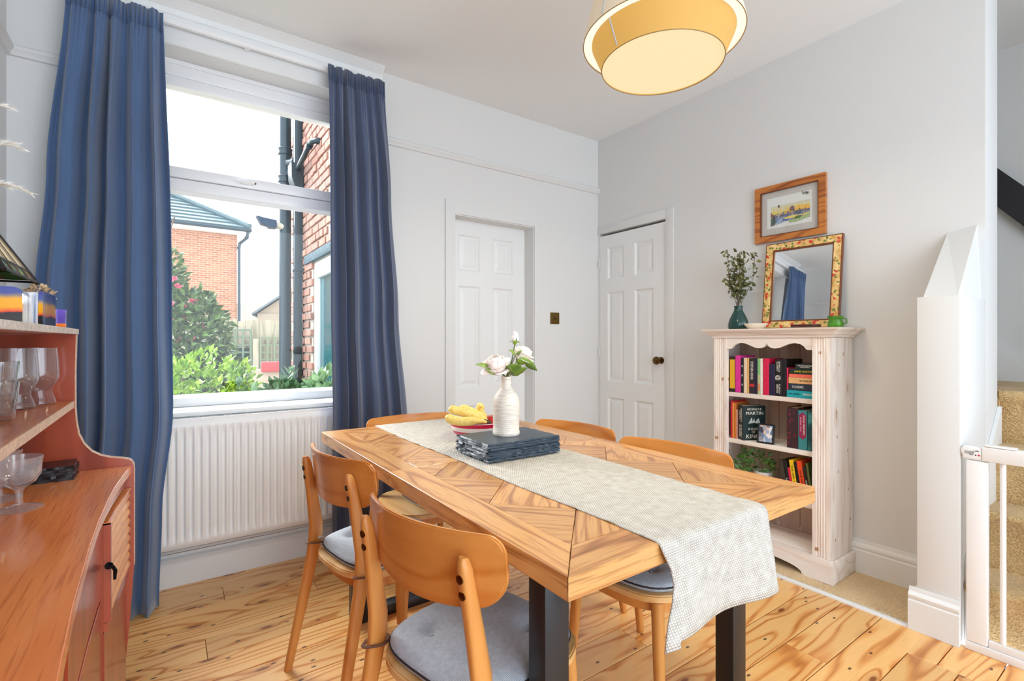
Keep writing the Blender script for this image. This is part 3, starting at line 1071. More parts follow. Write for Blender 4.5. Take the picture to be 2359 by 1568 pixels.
def gable(label, loc, W, D, H, R, wall, roof, chimney=False, rotz=0.0):
    t = thing('far_house', label, 'house', loc, rotz)
    bm = new_bm(); box(bm, -W / 2, W / 2, 0, D, 0, H)
    prism(bm, [(-W / 2, H), (W / 2, H), (0, H + R)], 'y', 0.1, D - 0.1)
    obj('wall', bm, wall, t)
    bm = new_bm()
    for s in (-1, 1):
        prism(bm, [(s * (W / 2 + 0.3), H - 0.12), (s * (W / 2 + 0.3), H + 0.02), (0, H + R + 0.2), (0, H + R + 0.06)], 'y', -0.3, D + 0.3)
    obj('roof', bm, roof, t)
    bm = new_bm(); tube(bm, [(-W / 2 - .2, -0.3, H - .1), (-W / 2 - .2, D, H - .1)], 0.07, 6)
    obj('gutter', bm, M_PIPE, t)
    if chimney:
        bm = new_bm(); box(bm, -0.3, 0.3, D * .3, D * .3 + .6, H + R - .2, H + R + 0.9)
        c = obj('chimney', bm, plain('dark_chimney', (90, 80, 90), 0.9), t)
        for sx in (-.12, .12):
            bm = new_bm(); lathe(bm, [(0.1, 0), (0.08, 0.35), (0, 0.35)], 8, c=(sx, D * .3 + .3, H + R + .9))
            obj('chimney_pot', bm, plain('clay_pot', (150, 100, 80), 0.9), c)
    return t


gable('pale rendered house with a grey gable roof far beyond the fence', (7.9, 34.5, GZ), 6.4, 8, 3.2, 2.4, plain('cream_render', (150, 136, 118), 0.9), plain('grey_slate', (98, 108, 112), 0.8, noise=(2, .1)), rotz=math.radians(-12))
gable('distant low roof with a chimney left of the gabled house', (6.9, 50, GZ), 7.0, 8, 2.7, 1.9, plain('buff_render', (142, 126, 106), 0.9), plain('buff_tile', (128, 118, 98), 0.9), True, rotz=math.radians(80))

# --- fence, trellis, bench
FYY = 10.2
fn = thing('board_fence', 'tall weathered wooden board fence at the end of the garden', 'fence', (1.6, FYY, GZ))
M_FENCE = wood('silvered_fence', (164, 156, 134), (148, 140, 116), (116, 106, 84), 2, rings=5, rough=0.9, pore=0.1, vary=0.12)
x = -1.6
i = 0
while x < 1.75:
    bm = new_bm(); h = 1.84 + 0.02 * math.sin(i * 2.3)
    prism(bm, [(-0.052, 0), (0.052, 0), (0.052, h - .012), (0.04, h), (-0.04, h), (-0.052, h - .012)], 'y', -0.009, 0.009)
    obj('board', bm, M_FENCE, fn, (x, 0.012 * (i % 2), 0), (0, 0, 0.02 * math.sin(i)))
    x += 0.112
    i += 1
bm = new_bm(); box(bm, -1.65, 1.8, 0.03, 0.07, 0.4, 0.48); box(bm, -1.65, 1.8, 0.03, 0.07, 1.4, 1.48)
obj('rail', bm, M_FENCE, fn)
bm = new_bm(); box(bm, -0.26 - .05, -0.26 + .05, -0.12, -0.02, 0, 1.5, 0.01)
obj('post', bm, M_FENCE, fn)


def trellis(label, x0, x1, z0, z1, mat):
    t = thing('garden_trellis', label, 'trellis', ((x0 + x1) / 2, FYY - 0.10, GZ + z0))
    W, H = x1 - x0, z1 - z0
    n, m = max(2, round(W / 0.115)), max(2, round(H / 0.13))
    for a in range(n + 1):
        bm = new_bm(); box(bm, -0.016, 0.016, -0.008, 0.008, 0, H)
        obj('upright_slat', bm, mat, t, (-W / 2 + W * a / n, -0.01, 0))
    for b in range(m + 1):
        bm = new_bm(); box(bm, -W / 2, W / 2, -0.008, 0.008, -0.016, 0.016)
        obj('cross_slat', bm, mat, t, (0, 0.008, H * b / m))
    return t


trellis('green-grey trellis panel left of the fence post', 0.76, 1.26, 0.45, 1.66, plain('grey_green_slat', (100, 116, 94), 0.8))
trellis('green-grey trellis panel right of the fence post', 1.42, 2.35, 0.45, 1.52, plain('pale_green_slat', (116, 126, 98), 0.8))
for lx, lz, col_ in ((0.98, 1.0, (52, 92, 80)), (1.8, 1.05, (116, 146, 60))):
    pass
gp = thing('garden_shed_panel', 'dark green board panel behind the left trellis', 'panel', (1.0, FYY - 0.04, GZ + 0.45))
for i in range(5):
    bm = new_bm(); box(bm, -0.24, 0.24, -0.008, 0.008, 0.0, 0.17, 0.004)
    obj('board', bm, plain('dark_green_board', (24, 52, 46), 0.8), gp, (0, 0, 0.178 * i))
wb = thing('garden_bench', 'pale rendered low wall with a red cushion before the fence', 'bench', (1.5, 8.95, GZ))
bm = new_bm(); box(bm, -0.56, 0.75, 0, 0.3, 0, 0.99, 0.02)
obj('low_wall', bm, plain('pale_render', (176, 160, 142), 0.9), wb)
bm = new_bm(); box(bm, -0.24, 0.55, -0.09, -0.005, 0.955, 1.125, 0.03, 3)
obj('red_cushion', bm, plain('red_canvas', (176, 64, 64), 0.8), wb, label='red cushion')

# ------------------------------------------------------------------ curtains, radiator
def lerp_tab(tab, t):
    for (a, va), (b, vb) in zip(tab, tab[1:]):
        if t <= b:
            s = (t - a) / (b - a)
            s = s * s * (3 - 2 * s)
            return va + (vb - va) * s
    return tab[-1][1]


def curtain(label, mat, xl, xr, yt, zt, zb, nf, seed, amp=0.050):
    rnd = random.Random(seed)
    ph = [rnd.uniform(0, 6.28) for _ in range(6)]
    t = thing('curtain', label, 'curtain', (0, 0, 0), 0, None)

    def fn(u, v):
        z = zt + (zb - zt) * v
        zz = v
        x0, x1 = lerp_tab(xl, zz), lerp_tab(xr, zz)
        uw = u + 0.030 * math.sin(2 * PI * u * 2 + ph[0]) + 0.012 * math.sin(2 * PI * u * 5 + ph[1] + v * 1.5)
        g = max(0.0, 1 - v / 0.045)
        a = amp * min(1.0, 0.35 + v * 3.2) * (0.8 + 0.3 * math.sin(u * 9 + ph[2]))
        w = 2 * PI * nf * uw + ph[3] + 0.5 * math.sin(3 * v + ph[4])
        fold = math.sin(w) + 0.30 * math.sin(2 * w + 1.0)
        y = lerp_tab(yt, zz) - a * fold
        y += 0.008 * g * math.sin(2 * PI * 22 * u) + 0.010 * (g > 0) * g
        y += 0.004 * math.sin(2 * PI * 22 * u + 1) * max(0, 1 - v / 0.16)
        y += 0.006 * math.sin(9 * v + 5 * u + ph[5])
        x = x0 + (x1 - x0) * u + 0.010 * math.cos(w) * min(1, v * 4)
        zq = z + (0.006 * math.sin(2 * PI * 22 * u) if v == 0 else 0) + (0.012 * math.sin(7 * u + ph[1]) if v == 1 else 0)
        return Vector((x, y, zq))
    bm = new_bm()
    surf(bm, 170, 46, fn)
    o = obj('drape', bm, mat, t, ang=80)
    solidify(o, 0.004)
    bm = new_bm()
    surf(bm, 170, 2, lambda u, v: fn(u, v * 0.034) + Vector((0, -0.004, 0.001)))
    o = obj('heading_tape', bm, mat, t, ang=80)
    solidify(o, 0.003)
    return t


curtain('full-length blue velvet curtain left of the window, behind the sideboard', M_CURT,
        [(0, -0.335), (0.3, -0.385), (0.5, -0.415), (1, -0.44)], [(0, -0.012), (0.5, 0.012), (0.68, 0.018), (0.85, -0.02), (1, -0.03)],
        [(0, 2.695), (0.5, 2.655), (0.7, 2.625), (1, 2.57)], 2.618, 0.006, 5.3, 21)
curtain('slate blue velvet curtain right of the window, behind the table end', M_CURT2,
        [(0, 0.703), (0.5, 0.695), (1, 0.70)], [(0, 1.015), (0.25, 1.06), (0.5, 1.10), (0.8, 1.145), (1, 1.15)],
        [(0, 2.695), (0.5, 2.665), (0.7, 2.635), (1, 2.62)], 2.614, 0.006, 5.6, 33, 0.036)
t = thing('curtain_track', 'white curtain track under the coving above the window', 'track', (0.33, 2.752, 2.612))
bm = new_bm(); box(bm, -0.70, 0.70, -0.012, 0.012, -0.012, 0.012, 0.003)
obj('track_bar', bm, M_UPVC, t)
for sx in (-0.55, 0, 0.55):
    bm = new_bm(); box(bm, sx - 0.012, sx + 0.012, 0.012, 0.034, -0.014, 0.02, 0.002)
    obj('bracket', bm, M_UPVC, t)

rd = thing('radiator', 'white panel radiator with vertical flutes under the window', 'radiator', (0, 2.70, 0.198))
RX0, RX1, RH = -0.13, 0.80, 0.588


def flute(u, v):
    x = RX0 + (RX1 - RX0) * u
    z = RH * v
    p = ((x - 0.061) / 0.0323) % 1.0
    e = min(1, max(0, (z - 0.038) / 0.012)) * min(1, max(0, (RH - 0.05 - z) / 0.012))
    pr = 1 / (1 + math.exp(-(abs(p - 0.5) - 0.25) * 40))          # 1 in the channel
    y = 0.011 * pr * e
    if v in (0, 1):
        y += 0.012
    return Vector((x, y, z))


bm = new_bm(); surf(bm, 29 * 12, 30, flute)
obj('front_panel', bm, M_RAD, rd, ang=50)
bm = new_bm(); box(bm, RX0, RX1, 0.024, 0.058, 0.006, RH - 0.03, 0.004)
obj('rear_panel', bm, M_RAD, rd)
for s, xx in ((-1, RX0), (1, RX1)):
    bm = new_bm(); box(bm, xx - 0.004, xx + 0.004, 0.002, 0.062, 0.01, RH, 0.002)
    obj('side_cover', bm, M_RAD, rd)
bm = new_bm()
box(bm, RX0, RX1, 0.008, 0.013, RH - 0.006, RH + 0.006); box(bm, RX0, RX1, 0.056, 0.062, RH - 0.006, RH + 0.006)
xx = RX0 + 0.01
while xx < RX1 - 0.01:
    box(bm, xx, xx + 0.004, 0.012, 0.058, RH - 0.003, RH + 0.005)
    xx += 0.0105
obj('top_grille', bm, M_RAD, rd, kind='stuff')
bm = new_bm(); tube(bm, [(-0.4, 0.075, -0.028), (0.86, 0.075, -0.028)], 0.0075, 8); tube(bm, [(RX1 - 0.03, 0.045, 0.01), (RX1 - 0.03, 0.05, -0.02), (RX1 - 0.03, 0.075, -0.028)], 0.0075, 8)
obj('pipe', bm, M_GLOSSW, rd)


# ------------------------------------------------------------------ dining table
TX0, TX1, TY0, TYM, TY1, TZ = 0.542, 1.418, 0.612, 1.410, 2.190, 0.76
tb = thing('dining_table', 'oak dining table with a parquet top and black steel legs', 'table', ((TX0 + TX1) / 2, 1.4, 0))
TC = Vector(((TX0 + TX1) / 2, 1.4, 0))


def board(name, poly, z0, z1, ang, mat=None, gap=0.0007):
    cx_ = sum(p[0] for p in poly) / len(poly); cy_ = sum(p[1] for p in poly) / len(poly)
    c, s = math.cos(-ang), math.sin(-ang)
    loc = []
    for x, y in poly:
        dx, dy = x - cx_, y - cy_
        d = math.hypot(dx, dy)
        k = max(0.0, (d - gap * 1.4) / d)
        dx, dy = dx * k, dy * k
        loc.append((dx * c - dy * s, dx * s + dy * c))
    bm = new_bm(); prism(bm, loc, 'z', z0, z1)
    top = [e for e in bm.edges if all(abs(v.co.z - z1) < 1e-6 for v in e.verts)]
    bmesh.ops.bevel(bm, geom=top, offset=0.0009, segments=1, affect='EDGES')
    return obj(name, bm, mat or M_OAK, tb, (cx_ - TC.x, cy_ - TC.y, 0), (0, 0, ang))


B_ = 0.09


def clip(poly, f):
    """keep the part of poly where f(x, y) >= 0"""
    out = []
    for i in range(len(poly)):
        p, q = poly[i], poly[(i + 1) % len(poly)]
        a, b = f(*p), f(*q)
        if a >= 0:
            out.append(p)
        if (a >= 0) != (b >= 0):
            s = a / (a - b)
            out.append((p[0] + (q[0] - p[0]) * s, p[1] + (q[1] - p[1]) * s))
    return out


def area(p):
    return abs(sum(p[i][0] * p[(i + 1) % len(p)][1] - p[(i + 1) % len(p)][0] * p[i][1] for i in range(len(p)))) / 2


for half in (0, 1):
    ym = (lambda y: y) if half == 0 else (lambda y: 2 * TYM - y - (2 * TYM - TY0 - TY1))
    y_out = TY0
    mir = lambda P: [(x, ym(y)) for x, y in P]
    ys = TYM if half == 0 else 2 * TYM - TYM - (2 * TYM - TY0 - TY1)
    y_seam = TYM if half == 0 else TY0 + (TY1 - TYM)
    Z0 = 0.7185
    board('border_board', mir([(TX0, y_out), (TX0 + B_, y_out + B_ + .002), (TX0 + B_, y_seam), (TX0, y_seam)]), Z0, TZ, PI / 2)
    board('border_board', mir([(TX1, y_out), (TX1, y_seam), (TX1 - B_, y_seam), (TX1 - B_, y_out + B_ + .002)]), Z0, TZ, PI / 2)
    board('border_board', mir([(TX0, y_out), (TX1, y_out), (TX1 - B_, y_out + B_ + .002), (TX0 + B_, y_out + B_ + .002)]), Z0, TZ, 0)
    X0, X1, Y0 = TX0 + B_, TX1 - B_, y_out + B_ + .002
    XM = (X0 + X1) / 2
    P_ = 0.294
    for side in (0, 1):
        for iu in range(-1, 6):
            for iv in range(-5, 5):
                u0, v0 = X0 + Y0 + P_ * iu, Y0 - X0 + P_ * iv
                cell = [((u - v) / 2, (u + v) / 2) for u, v in ((u0, v0), (u0 + P_, v0), (u0 + P_, v0 + P_), (u0, v0 + P_))]
                for f in (lambda x, y: x - X0, lambda x, y: XM - x, lambda x, y: y - Y0, lambda x, y: y_seam - y):
                    cell = clip(cell, f)
                    if len(cell) < 3:
                        break
                if len(cell) < 3 or area(cell) < 2e-4:
                    continue
                tri = len(cell) == 3
                ang = PI / 2 if (tri and min(p[0] for p in cell) < X0 + 1e-4 and iu + iv >= 0 and abs(cell[0][1] - cell[1][1]) + abs(cell[1][1] - cell[2][1]) > 0.05) else (PI / 4 if (iu + iv) % 2 else -PI / 4)
                if side:
                    cell = [(X0 + X1 - x, y) for x, y in cell][::-1]
                    ang = PI - ang
                if half:
                    cell = [(x, ym(y)) for x, y in cell][::-1]
                    ang = -ang
                board('parquet_piece', cell, 0.748, TZ, ang)
bm = new_bm(); box(bm, TX0 + 0.02, TX1 - 0.02, TY0 + 0.02, TY1 - 0.02, 0.722, 0.7475, M=Matrix.Translation(-TC))
obj('core', bm, plain('dark_core', (70, 40, 20), 0.9), tb)
for yy in (0.76, 1.985):
    for xx in (0.613, 1.277):
        bm = new_bm(); box(bm, xx - TC.x, xx + 0.064 - TC.x, yy - TC.y, yy + 0.055 - TC.y, 0.0, 0.7184, 0.003)
        obj('leg', bm, M_BLACKM, tb)
    bm = new_bm(); box(bm, 0.677 - TC.x, 1.277 - TC.x, yy + .001 - TC.y, yy + 0.054 - TC.y, 0.0, 0.045, 0.003)
    obj('floor_bar', bm, M_BLACKM, tb)
    bm = new_bm(); box(bm, 0.677 - TC.x, 1.277 - TC.x, yy + .001 - TC.y, yy + 0.054 - TC.y, 0.675, 0.7184, 0.003)
    obj('top_bar', bm, M_BLACKM, tb)


# ------------------------------------------------------------------ chairs
def bar(bm, st, n=12, e=4.0):
    rings = []
    for (x, y, z, hx, hy) in st:
        ring = []
        for k in range(n):
            a = 2 * PI * (k + 0.5) / n
            c, s = math.cos(a), math.sin(a)
            r = (abs(c) ** e + abs(s) ** e) ** (-1 / e)
            ring.append(bm.verts.new((x + hx * r * c, y + hy * r * s, z)))
        rings.append(ring)
    fs = []
    for A, Bv in zip(rings, rings[1:]):
        for k in range(n):
            fs.append(bm.faces.new((A[k], A[(k + 1) % n], Bv[(k + 1) % n], Bv[k])))
    fs.append(bm.faces.new(rings[0][::-1])); fs.append(bm.faces.new(rings[-1]))
    bmesh.ops.recalc_face_normals(bm, faces=fs)


def sup(a, hx, hy, e):
    c, s = math.cos(a), math.sin(a)
    r = (abs(c) ** e + abs(s) ** e) ** (-1 / e)
    return hx * r * c, hy * r * s


def seat_plate(bm, hx, hy, e, z0, z1, n=40, cx_=0.0):
    pts = [sup(2 * PI * k / n, hx, hy, e) for k in range(n)]
    prism(bm, [(p[0] + cx_, p[1] * (1 - 0.09 * (-p[0] / hx if p[0] < 0 else 0))) for p in pts], 'z', z0, z1)
    es = [ed for ed in bm.edges if abs(ed.verts[0].co.z - ed.verts[1].co.z) < 1e-6]
    bmesh.ops.bevel(bm, geom=es, offset=0.004, segments=2, affect='EDGES')


def shell_x(y, z):
    return -0.222 + 0.060 * (y / 0.224) ** 2 + 0.12 * (0.782 - z)


def make_chair(label):
    t = thing('dining_chair', label, 'chair', (0, 0, 0), 0, 'dining chairs round the table')
    bm = new_bm(); seat_plate(bm, 0.205, 0.203, 3.2, 0.402, 0.424)
    obj('seat', bm, M_SEAT, t)
    bm = new_bm(); seat_plate(bm, 0.178, 0.176, 3.0, 0.362, 0.4015)
    obj('seat_rail', bm, M_BEECH, t)
    for s in (-1, 1):
        st = []
        for z, x, hx in ((0, -.262, .012), (.06, -.250, .0135), (.2, -.221, .017), (.38, -.184, .0215), (.45, -.173, .024), (.50, -.173, .0235), (.60, -.188, .0195), (.68, -.2015, .0165), (.72, -.2085, .0145), (.737, -.2115, .0115), (.744, -.213, .006)):
            y = s * (0.197 - 0.032 * min(1, z / 0.7))
            st.append((x, y, z, hx, 0.0125 if z < .73 else 0.0085))
        bm = new_bm(); bar(bm, st, 14, 3.5)
        lg = obj('rear_leg', bm, M_BEECHL, t, ang=60)
        for z in (0.704, 0.672):
            xc = -0.2015 - (z - .68) * .18 - 0.0162 + (0.0005 if z > .7 else -0.0004)
            bm = new_bm(); lathe(bm, [(0, 0.0015), (0.0072, 0.0015), (0.0088, 0.001), (0.0088, -0.004), (0, -0.004)], 14, M=Matrix.Translation((xc, s * (0.197 - 0.032 * z / 0.7), z)) @ Matrix.Rotation(-PI / 2, 4, 'Y'))
            obj('bolt', bm, M_DARKBRASS, lg, label='dark bolt head')
        bm = new_bm(); tube(bm, [(0.150, s * 0.150, 0.40), (0.160, s * 0.162, 0.2), (0.172, s * 0.176, 0.0)], [0.019, 0.0165, 0.012], 14)
        obj('front_leg', bm, M_BEECHL, t, ang=60)
    # bent plywood backrest
    NU, NV = 48, 12
    rim = []

    def outline(u):
        y = 0.224 * math.sin(PI / 2 * (2 * u - 1))
        q = abs(y) / 0.224
        top = 0.783 - 0.034 * (1 - math.sqrt(max(0, 1 - max(0, (q - 0.85) / 0.15) ** 2)))
        bot = 0.618 + 0.026 * q ** 2 + 0.060 * (1 - math.sqrt(max(0, 1 - max(0, (q - 0.74) / 0.26) ** 2)))
        return y, bot, top
    bm = new_bm()
    F_, K_ = [], []
    for i in range(NU + 1):
        y, b0, t0 = outline(i / NU)
        rf_, rk = [], []
        for j in range(NV + 1):
            z = b0 + (t0 - b0) * j / NV
            x = shell_x(y, z)
            rf_.append(bm.verts.new((x + 0.0055, y, z))); rk.append(bm.verts.new((x - 0.0055, y, z)))
        F_.append(rf_); K_.append(rk)
    for i in range(NU):
        for j in range(NV):
            bm.faces.new((F_[i][j], F_[i + 1][j], F_[i + 1][j + 1], F_[i][j + 1]))
            bm.faces.new((K_[i][j], K_[i][j + 1], K_[i + 1][j + 1], K_[i + 1][j]))
        bm.faces.new((F_[i][NV], F_[i + 1][NV], K_[i + 1][NV], K_[i][NV]))
        bm.faces.new((F_[i][0], K_[i][0], K_[i + 1][0], F_[i + 1][0]))
    for j in range(NV):
        bm.faces.new((F_[0][j], F_[0][j + 1], K_[0][j + 1], K_[0][j]))
        bm.faces.new((F_[NU][j], K_[NU][j], K_[NU][j + 1], F_[NU][j + 1]))
    bmesh.ops.recalc_face_normals(bm, faces=bm.faces)
    es = [e for e in bm.edges if len(e.link_faces) == 2 and e.calc_face_angle(0) > 1.0]
    bmesh.ops.bevel(bm, geom=es, offset=0.003, segments=2, affect='EDGES')
    obj('backrest', bm, M_BEECH, t, ang=50)
    return t


R = math.radians
chairs = [((0.6235, 1.02, 0), R(13.6), 'honey-brown bentwood chair nearest the camera, left of the table'),
          ((0.637, 1.705, 0), R(9.2), 'honey-brown bentwood chair on the window side, by the radiator'),
          ((1.292, 1.083, 0), R(185.3), 'honey-brown bentwood chair tucked in on the bookcase side, near the front'),
          ((1.300, 1.594, 0), R(188.5), 'honey-brown bentwood chair tucked in on the far right, facing the door'),
          ((0.98, 2.092, 0), R(-90), 'honey-brown bentwood chair at the far head of the table by the curtain')]
proto = make_chair(chairs[0][2])
CH = []
for i, (lc, rz, lb) in enumerate(chairs):
    o = proto if i == 0 else dup(proto, None, lc, rz, lb)
    o.location = lc; o.rotation_euler = (0, 0, rz)
    CH.append(o)


def make_cushion(label):
    t = thing('seat_cushion', label, 'cushion', (0, 0, 0), 0, 'seat pads on the dining chairs')
    H = 0.186
    bts = [(a, b) for a in (-0.085, 0.085) for b in (-0.085, 0.085)]
    N, Mr = 64, 22

    def zt(x, y, r):
        z = 0.021 + 0.022 * (1 - r ** 5)
        for bx_, by_ in bts:
            d2 = (x - bx_) ** 2 + (y - by_) ** 2
            z -= 0.019 * math.exp(-d2 / 0.0006) + 0.009 * math.exp(-d2 / 0.0035)
        z += 0.0012 * math.sin(40 * x + 3) * math.cos(37 * y)
        return max(z, 0.015)
    bm = new_bm()
    rings = []
    for j in range(1, Mr + 1):
        r = j / Mr
        ring = []
        for k in range(N):
            x, y = sup(2 * PI * k / N, H * r, H * r, 2 + 1.4 * r)
            ring.append(bm.verts.new((x, y, zt(x, y, r))))
        rings.append(ring)
    low = []
    for z, s in ((0.010, 1.012), (0.001, 0.985)):
        low.append([bm.verts.new((*[q * s for q in sup(2 * PI * k / N, H, H, 3.4)], z)) for k in range(N)])
    c = bm.verts.new((0, 0, zt(0, 0, 0))); d = bm.verts.new((0, 0, 0.001))
    seq = rings + low
    for A, Bv in zip(seq, seq[1:]):
        for k in range(N):
            bm.faces.new((A[k], A[(k + 1) % N], Bv[(k + 1) % N], Bv[k]))
    for k in range(N):
        bm.faces.new((c, rings[0][(k + 1) % N], rings[0][k])); bm.faces.new((d, low[-1][k], low[-1][(k + 1) % N]))
    bmesh.ops.recalc_face_normals(bm, faces=bm.faces)
    obj('pad', bm, M_CUSH, t, ang=80)
    bm = new_bm()
    tube(bm, [(*[q * 1.008 for q in sup(2 * PI * k / N, H, H, 3.4)], 0.014) for k in range(N)] + [(H * 1.008, 0, 0.014)], 0.0028, 6)
    obj('piping', bm, M_RIM, t)
    for bx_, by_ in bts:
        bm = new_bm(); lathe(bm, [(0, 0.003), (0.005, 0.002), (0.0065, -0.001), (0.004, -0.003), (0, -0.003)], 12, c=(bx_, by_, zt(bx_, by_, .5) + 0.002))
        obj('button', bm, M_CUSH, t)
    for s in (-1, 1):
        bm = new_bm()
        X, Y = -0.175, s * 0.180
        tube(bm, [(-0.150, s * 0.150, 0.012), (-0.158, s * 0.160, 0.010), (X + 0.02, Y - s * 0.022, 0.008)], 0.0035, 6, flat=.4)
        tube(bm, [(X + 0.032 * math.cos(a), Y + 0.023 * math.sin(a), 0.006 + 0.003 * math.sin(2 * a)) for a in [2 * PI * k / 16 for k in range(17)]], 0.0052, 6, flat=.6)
        tube(bm, [(X - 0.005, Y + s * 0.026, 0.006), (X + 0.006, Y + s * 0.034, -0.03), (X + 0.012, Y + s * 0.032, -0.09), (X + 0.002, Y + s * 0.035, -0.14)], [0.003, 0.005, 0.006, 0.005], 6, flat=.3)
        tube(bm, [(X + 0.005, Y + s * 0.026, 0.006), (X + 0.025, Y + s * 0.036, -0.015), (X + 0.028, Y + s * 0.036, -0.05), (X + 0.010, Y + s * 0.032, -0.03), (X + 0.003, Y + s * 0.026, 0.002)], 0.0035, 6, flat=.4)
        obj('tie', bm, M_TIE, t, label='brown tie tape')
    return t


def at_chair(i, dx=0.0, dy=0.0):
    lc, rz, _ = chairs[i]
    return (lc[0] + dx * math.cos(rz) - dy * math.sin(rz), lc[1] + dx * math.sin(rz) + dy * math.cos(rz), 0.4245), rz


cp = make_cushion('buttoned grey-blue seat pad on the chair nearest the camera')
cp.location, rz_ = at_chair(0); cp.rotation_euler = (0, 0, rz_)
for i, lb, dx, dy in ((1, 'buttoned grey-blue seat pad on the chair by the radiator', 0.005, 0), (2, 'grey seat pad in shade under the table front on the bookcase side', 0.0, 0)):
    lc, rz = at_chair(i, dx, dy)
    dup(cp, None, lc, rz, lb)
lc, rz = at_chair(4, 0.012, 0.10)
c5 = cp.copy(); COL.objects.link(c5); c5.location = lc; c5.rotation_euler = (0, 0, rz); c5['label'] = 'pale seat pad pushed askew on the chair at the far head of the table'
for ch in cp.children:
    if ch.name.startswith(('pad', 'piping', 'button')):
        d = ch.copy(); COL.objects.link(d); d.parent = c5
# frayed corner of the pad by the radiator
bm = new_bm()
rq = random.Random(5)
for i in range(70):
    a = rq.uniform(-0.6, 0.9)
    p = Vector((-0.165, 0.165, 0.02))
    q = p + Vector((-0.035 * math.cos(a) * rq.uniform(.4, 1.1), 0.035 * math.sin(a + .9) * rq.uniform(.4, 1.2), rq.uniform(0, .025)))
    tube(bm, [p + Vector((rq.uniform(-.01, .01), rq.uniform(-.01, .01), 0)), (p + q) / 2 + Vector((0, 0, .006)), q], 0.0007, 3)
pad1 = [o for o in COL.objects if o.get('label') == 'buttoned grey-blue seat pad on the chair by the radiator'][0]
obj('frayed_threads', bm, plain('loose_thread', (206, 204, 200), 1.0), pad1, kind='stuff')

# ------------------------------------------------------------------ table runner
rr = random.Random(9)
RL = [('y', 2.197, None)]
path = [(2.204, 0.66), (2.202, 0.72), (2.199, 0.755), (2.188, 0.7645)]
y = 2.17
while y > 0.64:
    path.append((y, 0.7625)); y -= 0.02
path += [(0.622, 0.7632), (0.610, 0.7605), (0.6035, 0.752), (0.601, 0.735), (0.600, 0.71), (0.597, 0.68), (0.594, 0.65), (0.592, 0.62), (0.590, 0.59), (0.588, 0.572)]
plen = [0]
for a, b in zip(path, path[1:]):
    plen.append(plen[-1] + math.hypot(a[0] - b[0], a[1] - b[1]))
NP = len(path) - 1


def runner(u, v):
    i = min(NP, int(round(v * NP)))
    y, z = path[i]
    x = 0.772 + (1.160 - 0.772) * u
    x += 0.004 * math.sin(9 * y + 1) * (1 - u) + 0.004 * math.sin(7 * y) * u
    if y > 0.64 and i > 3:
        z += max(0, 0.0022 * math.sin(55 * y + 6 * x) * math.sin(8 * x + 3 * y)) + max(0.0, 0.004 * math.exp(-((y - 1.07 - 0.15 * (x - .95)) / 0.012) ** 2) * math.exp(-((x - 0.97) / .08) ** 2)) + max(0.0, 0.004 * math.exp(-((y - 0.93 - 0.2 * (x - .95)) / 0.012) ** 2) * math.exp(-((x - 1.0) / .07) ** 2))
    if i > NP - 9 and z < 0.745:
        d = (0.745 - z) / 0.173
        y -= 0.018 * math.sin(2.6 * u * PI + 0.4) * d * 0.6 + (0.015 if u < 0.1 else 0) * d
        x += -0.035 * (1 - u) ** 2 * max(0, d - .55) / .45 + 0.008 * u * d + 0.02 * (1 - u) * math.sin(min(1, d / .6) * PI)
        z += (0.012 * (1 - u) - 0.004 * u) * d
    return Vector((x, y, z))


bm = new_bm()
surf(bm, 60, NP, runner, uv=lambda u, v: (u * 0.388, plen[min(NP, int(round(v * NP)))]))
o = obj('table_runner', bm, M_RUNNER, ang=80)
solidify(o, 0.0025, -1 if False else 1)
tag(o, 'oatmeal woven cotton runner along the table, hanging over its front end', 'runner')

# ------------------------------------------------------------------ things on the table
rs = random.Random(4)
names = ['topmost slate placemat, directly under the white bottle vase', 'second slate placemat from the top of the table stack', 'third slate placemat from the top of the table stack', 'fourth slate placemat from the top of the table stack', 'middle slate placemat of the table stack', 'fourth slate placemat from the bottom of the table stack', 'third slate placemat from the bottom of the table stack', 'second slate placemat from the bottom of the table stack', 'bottom slate placemat of the table stack, lying on the runner']
SL = 9
for i in range(SL):
    z0 = 0.7690 + i * 0.0060
    hx, hy = 0.145 + 0.002 * (i % 2), 0.107 - 0.0015 * (i % 3)
    pts = []
    def edge(a, b, n):
        for k in range(n):
            s = k / n
            p = Vector(a).lerp(Vector(b), s)
            d = (Vector(b) - Vector(a)).normalized()
            nn = Vector((d.y, -d.x))
            pts.append(p + nn * rs.uniform(-0.0028, 0.0022) + d * rs.uniform(-.001, .001))
    edge((-hx, -hy), (hx, -hy), 26); edge((hx, -hy), (hx, hy), 18); edge((hx, hy), (-hx, hy), 26); edge((-hx, hy), (-hx, -hy), 18)
    bm = new_bm()
    A = [bm.verts.new((p.x, p.y, 0)) for p in pts]
    Bv = [bm.verts.new((p.x * (1 - 0.010 - 0.014 * rs.random()), p.y * (1 - 0.014 - 0.018 * rs.random()), 0.0052)) for p in pts]
    bm.faces.new(A[::-1]); bm.faces.new(Bv)
    for k in range(len(A)):
        bm.faces.new((A[k], A[(k + 1) % len(A)], Bv[(k + 1) % len(A)], Bv[k]))
    o = obj('slate_placemat', bm, M_SLATE, None, (0.968 + rs.uniform(-.005, .005), 1.406 + rs.uniform(-.005, .005), z0), (0, 0, rs.uniform(-.02, .02)), ang=25)
    tag(o, names[SL - 1 - i], 'placemat', 'slate placemats stacked on the runner')
ZS = 0.7690 + SL * 0.006 - 0.0005

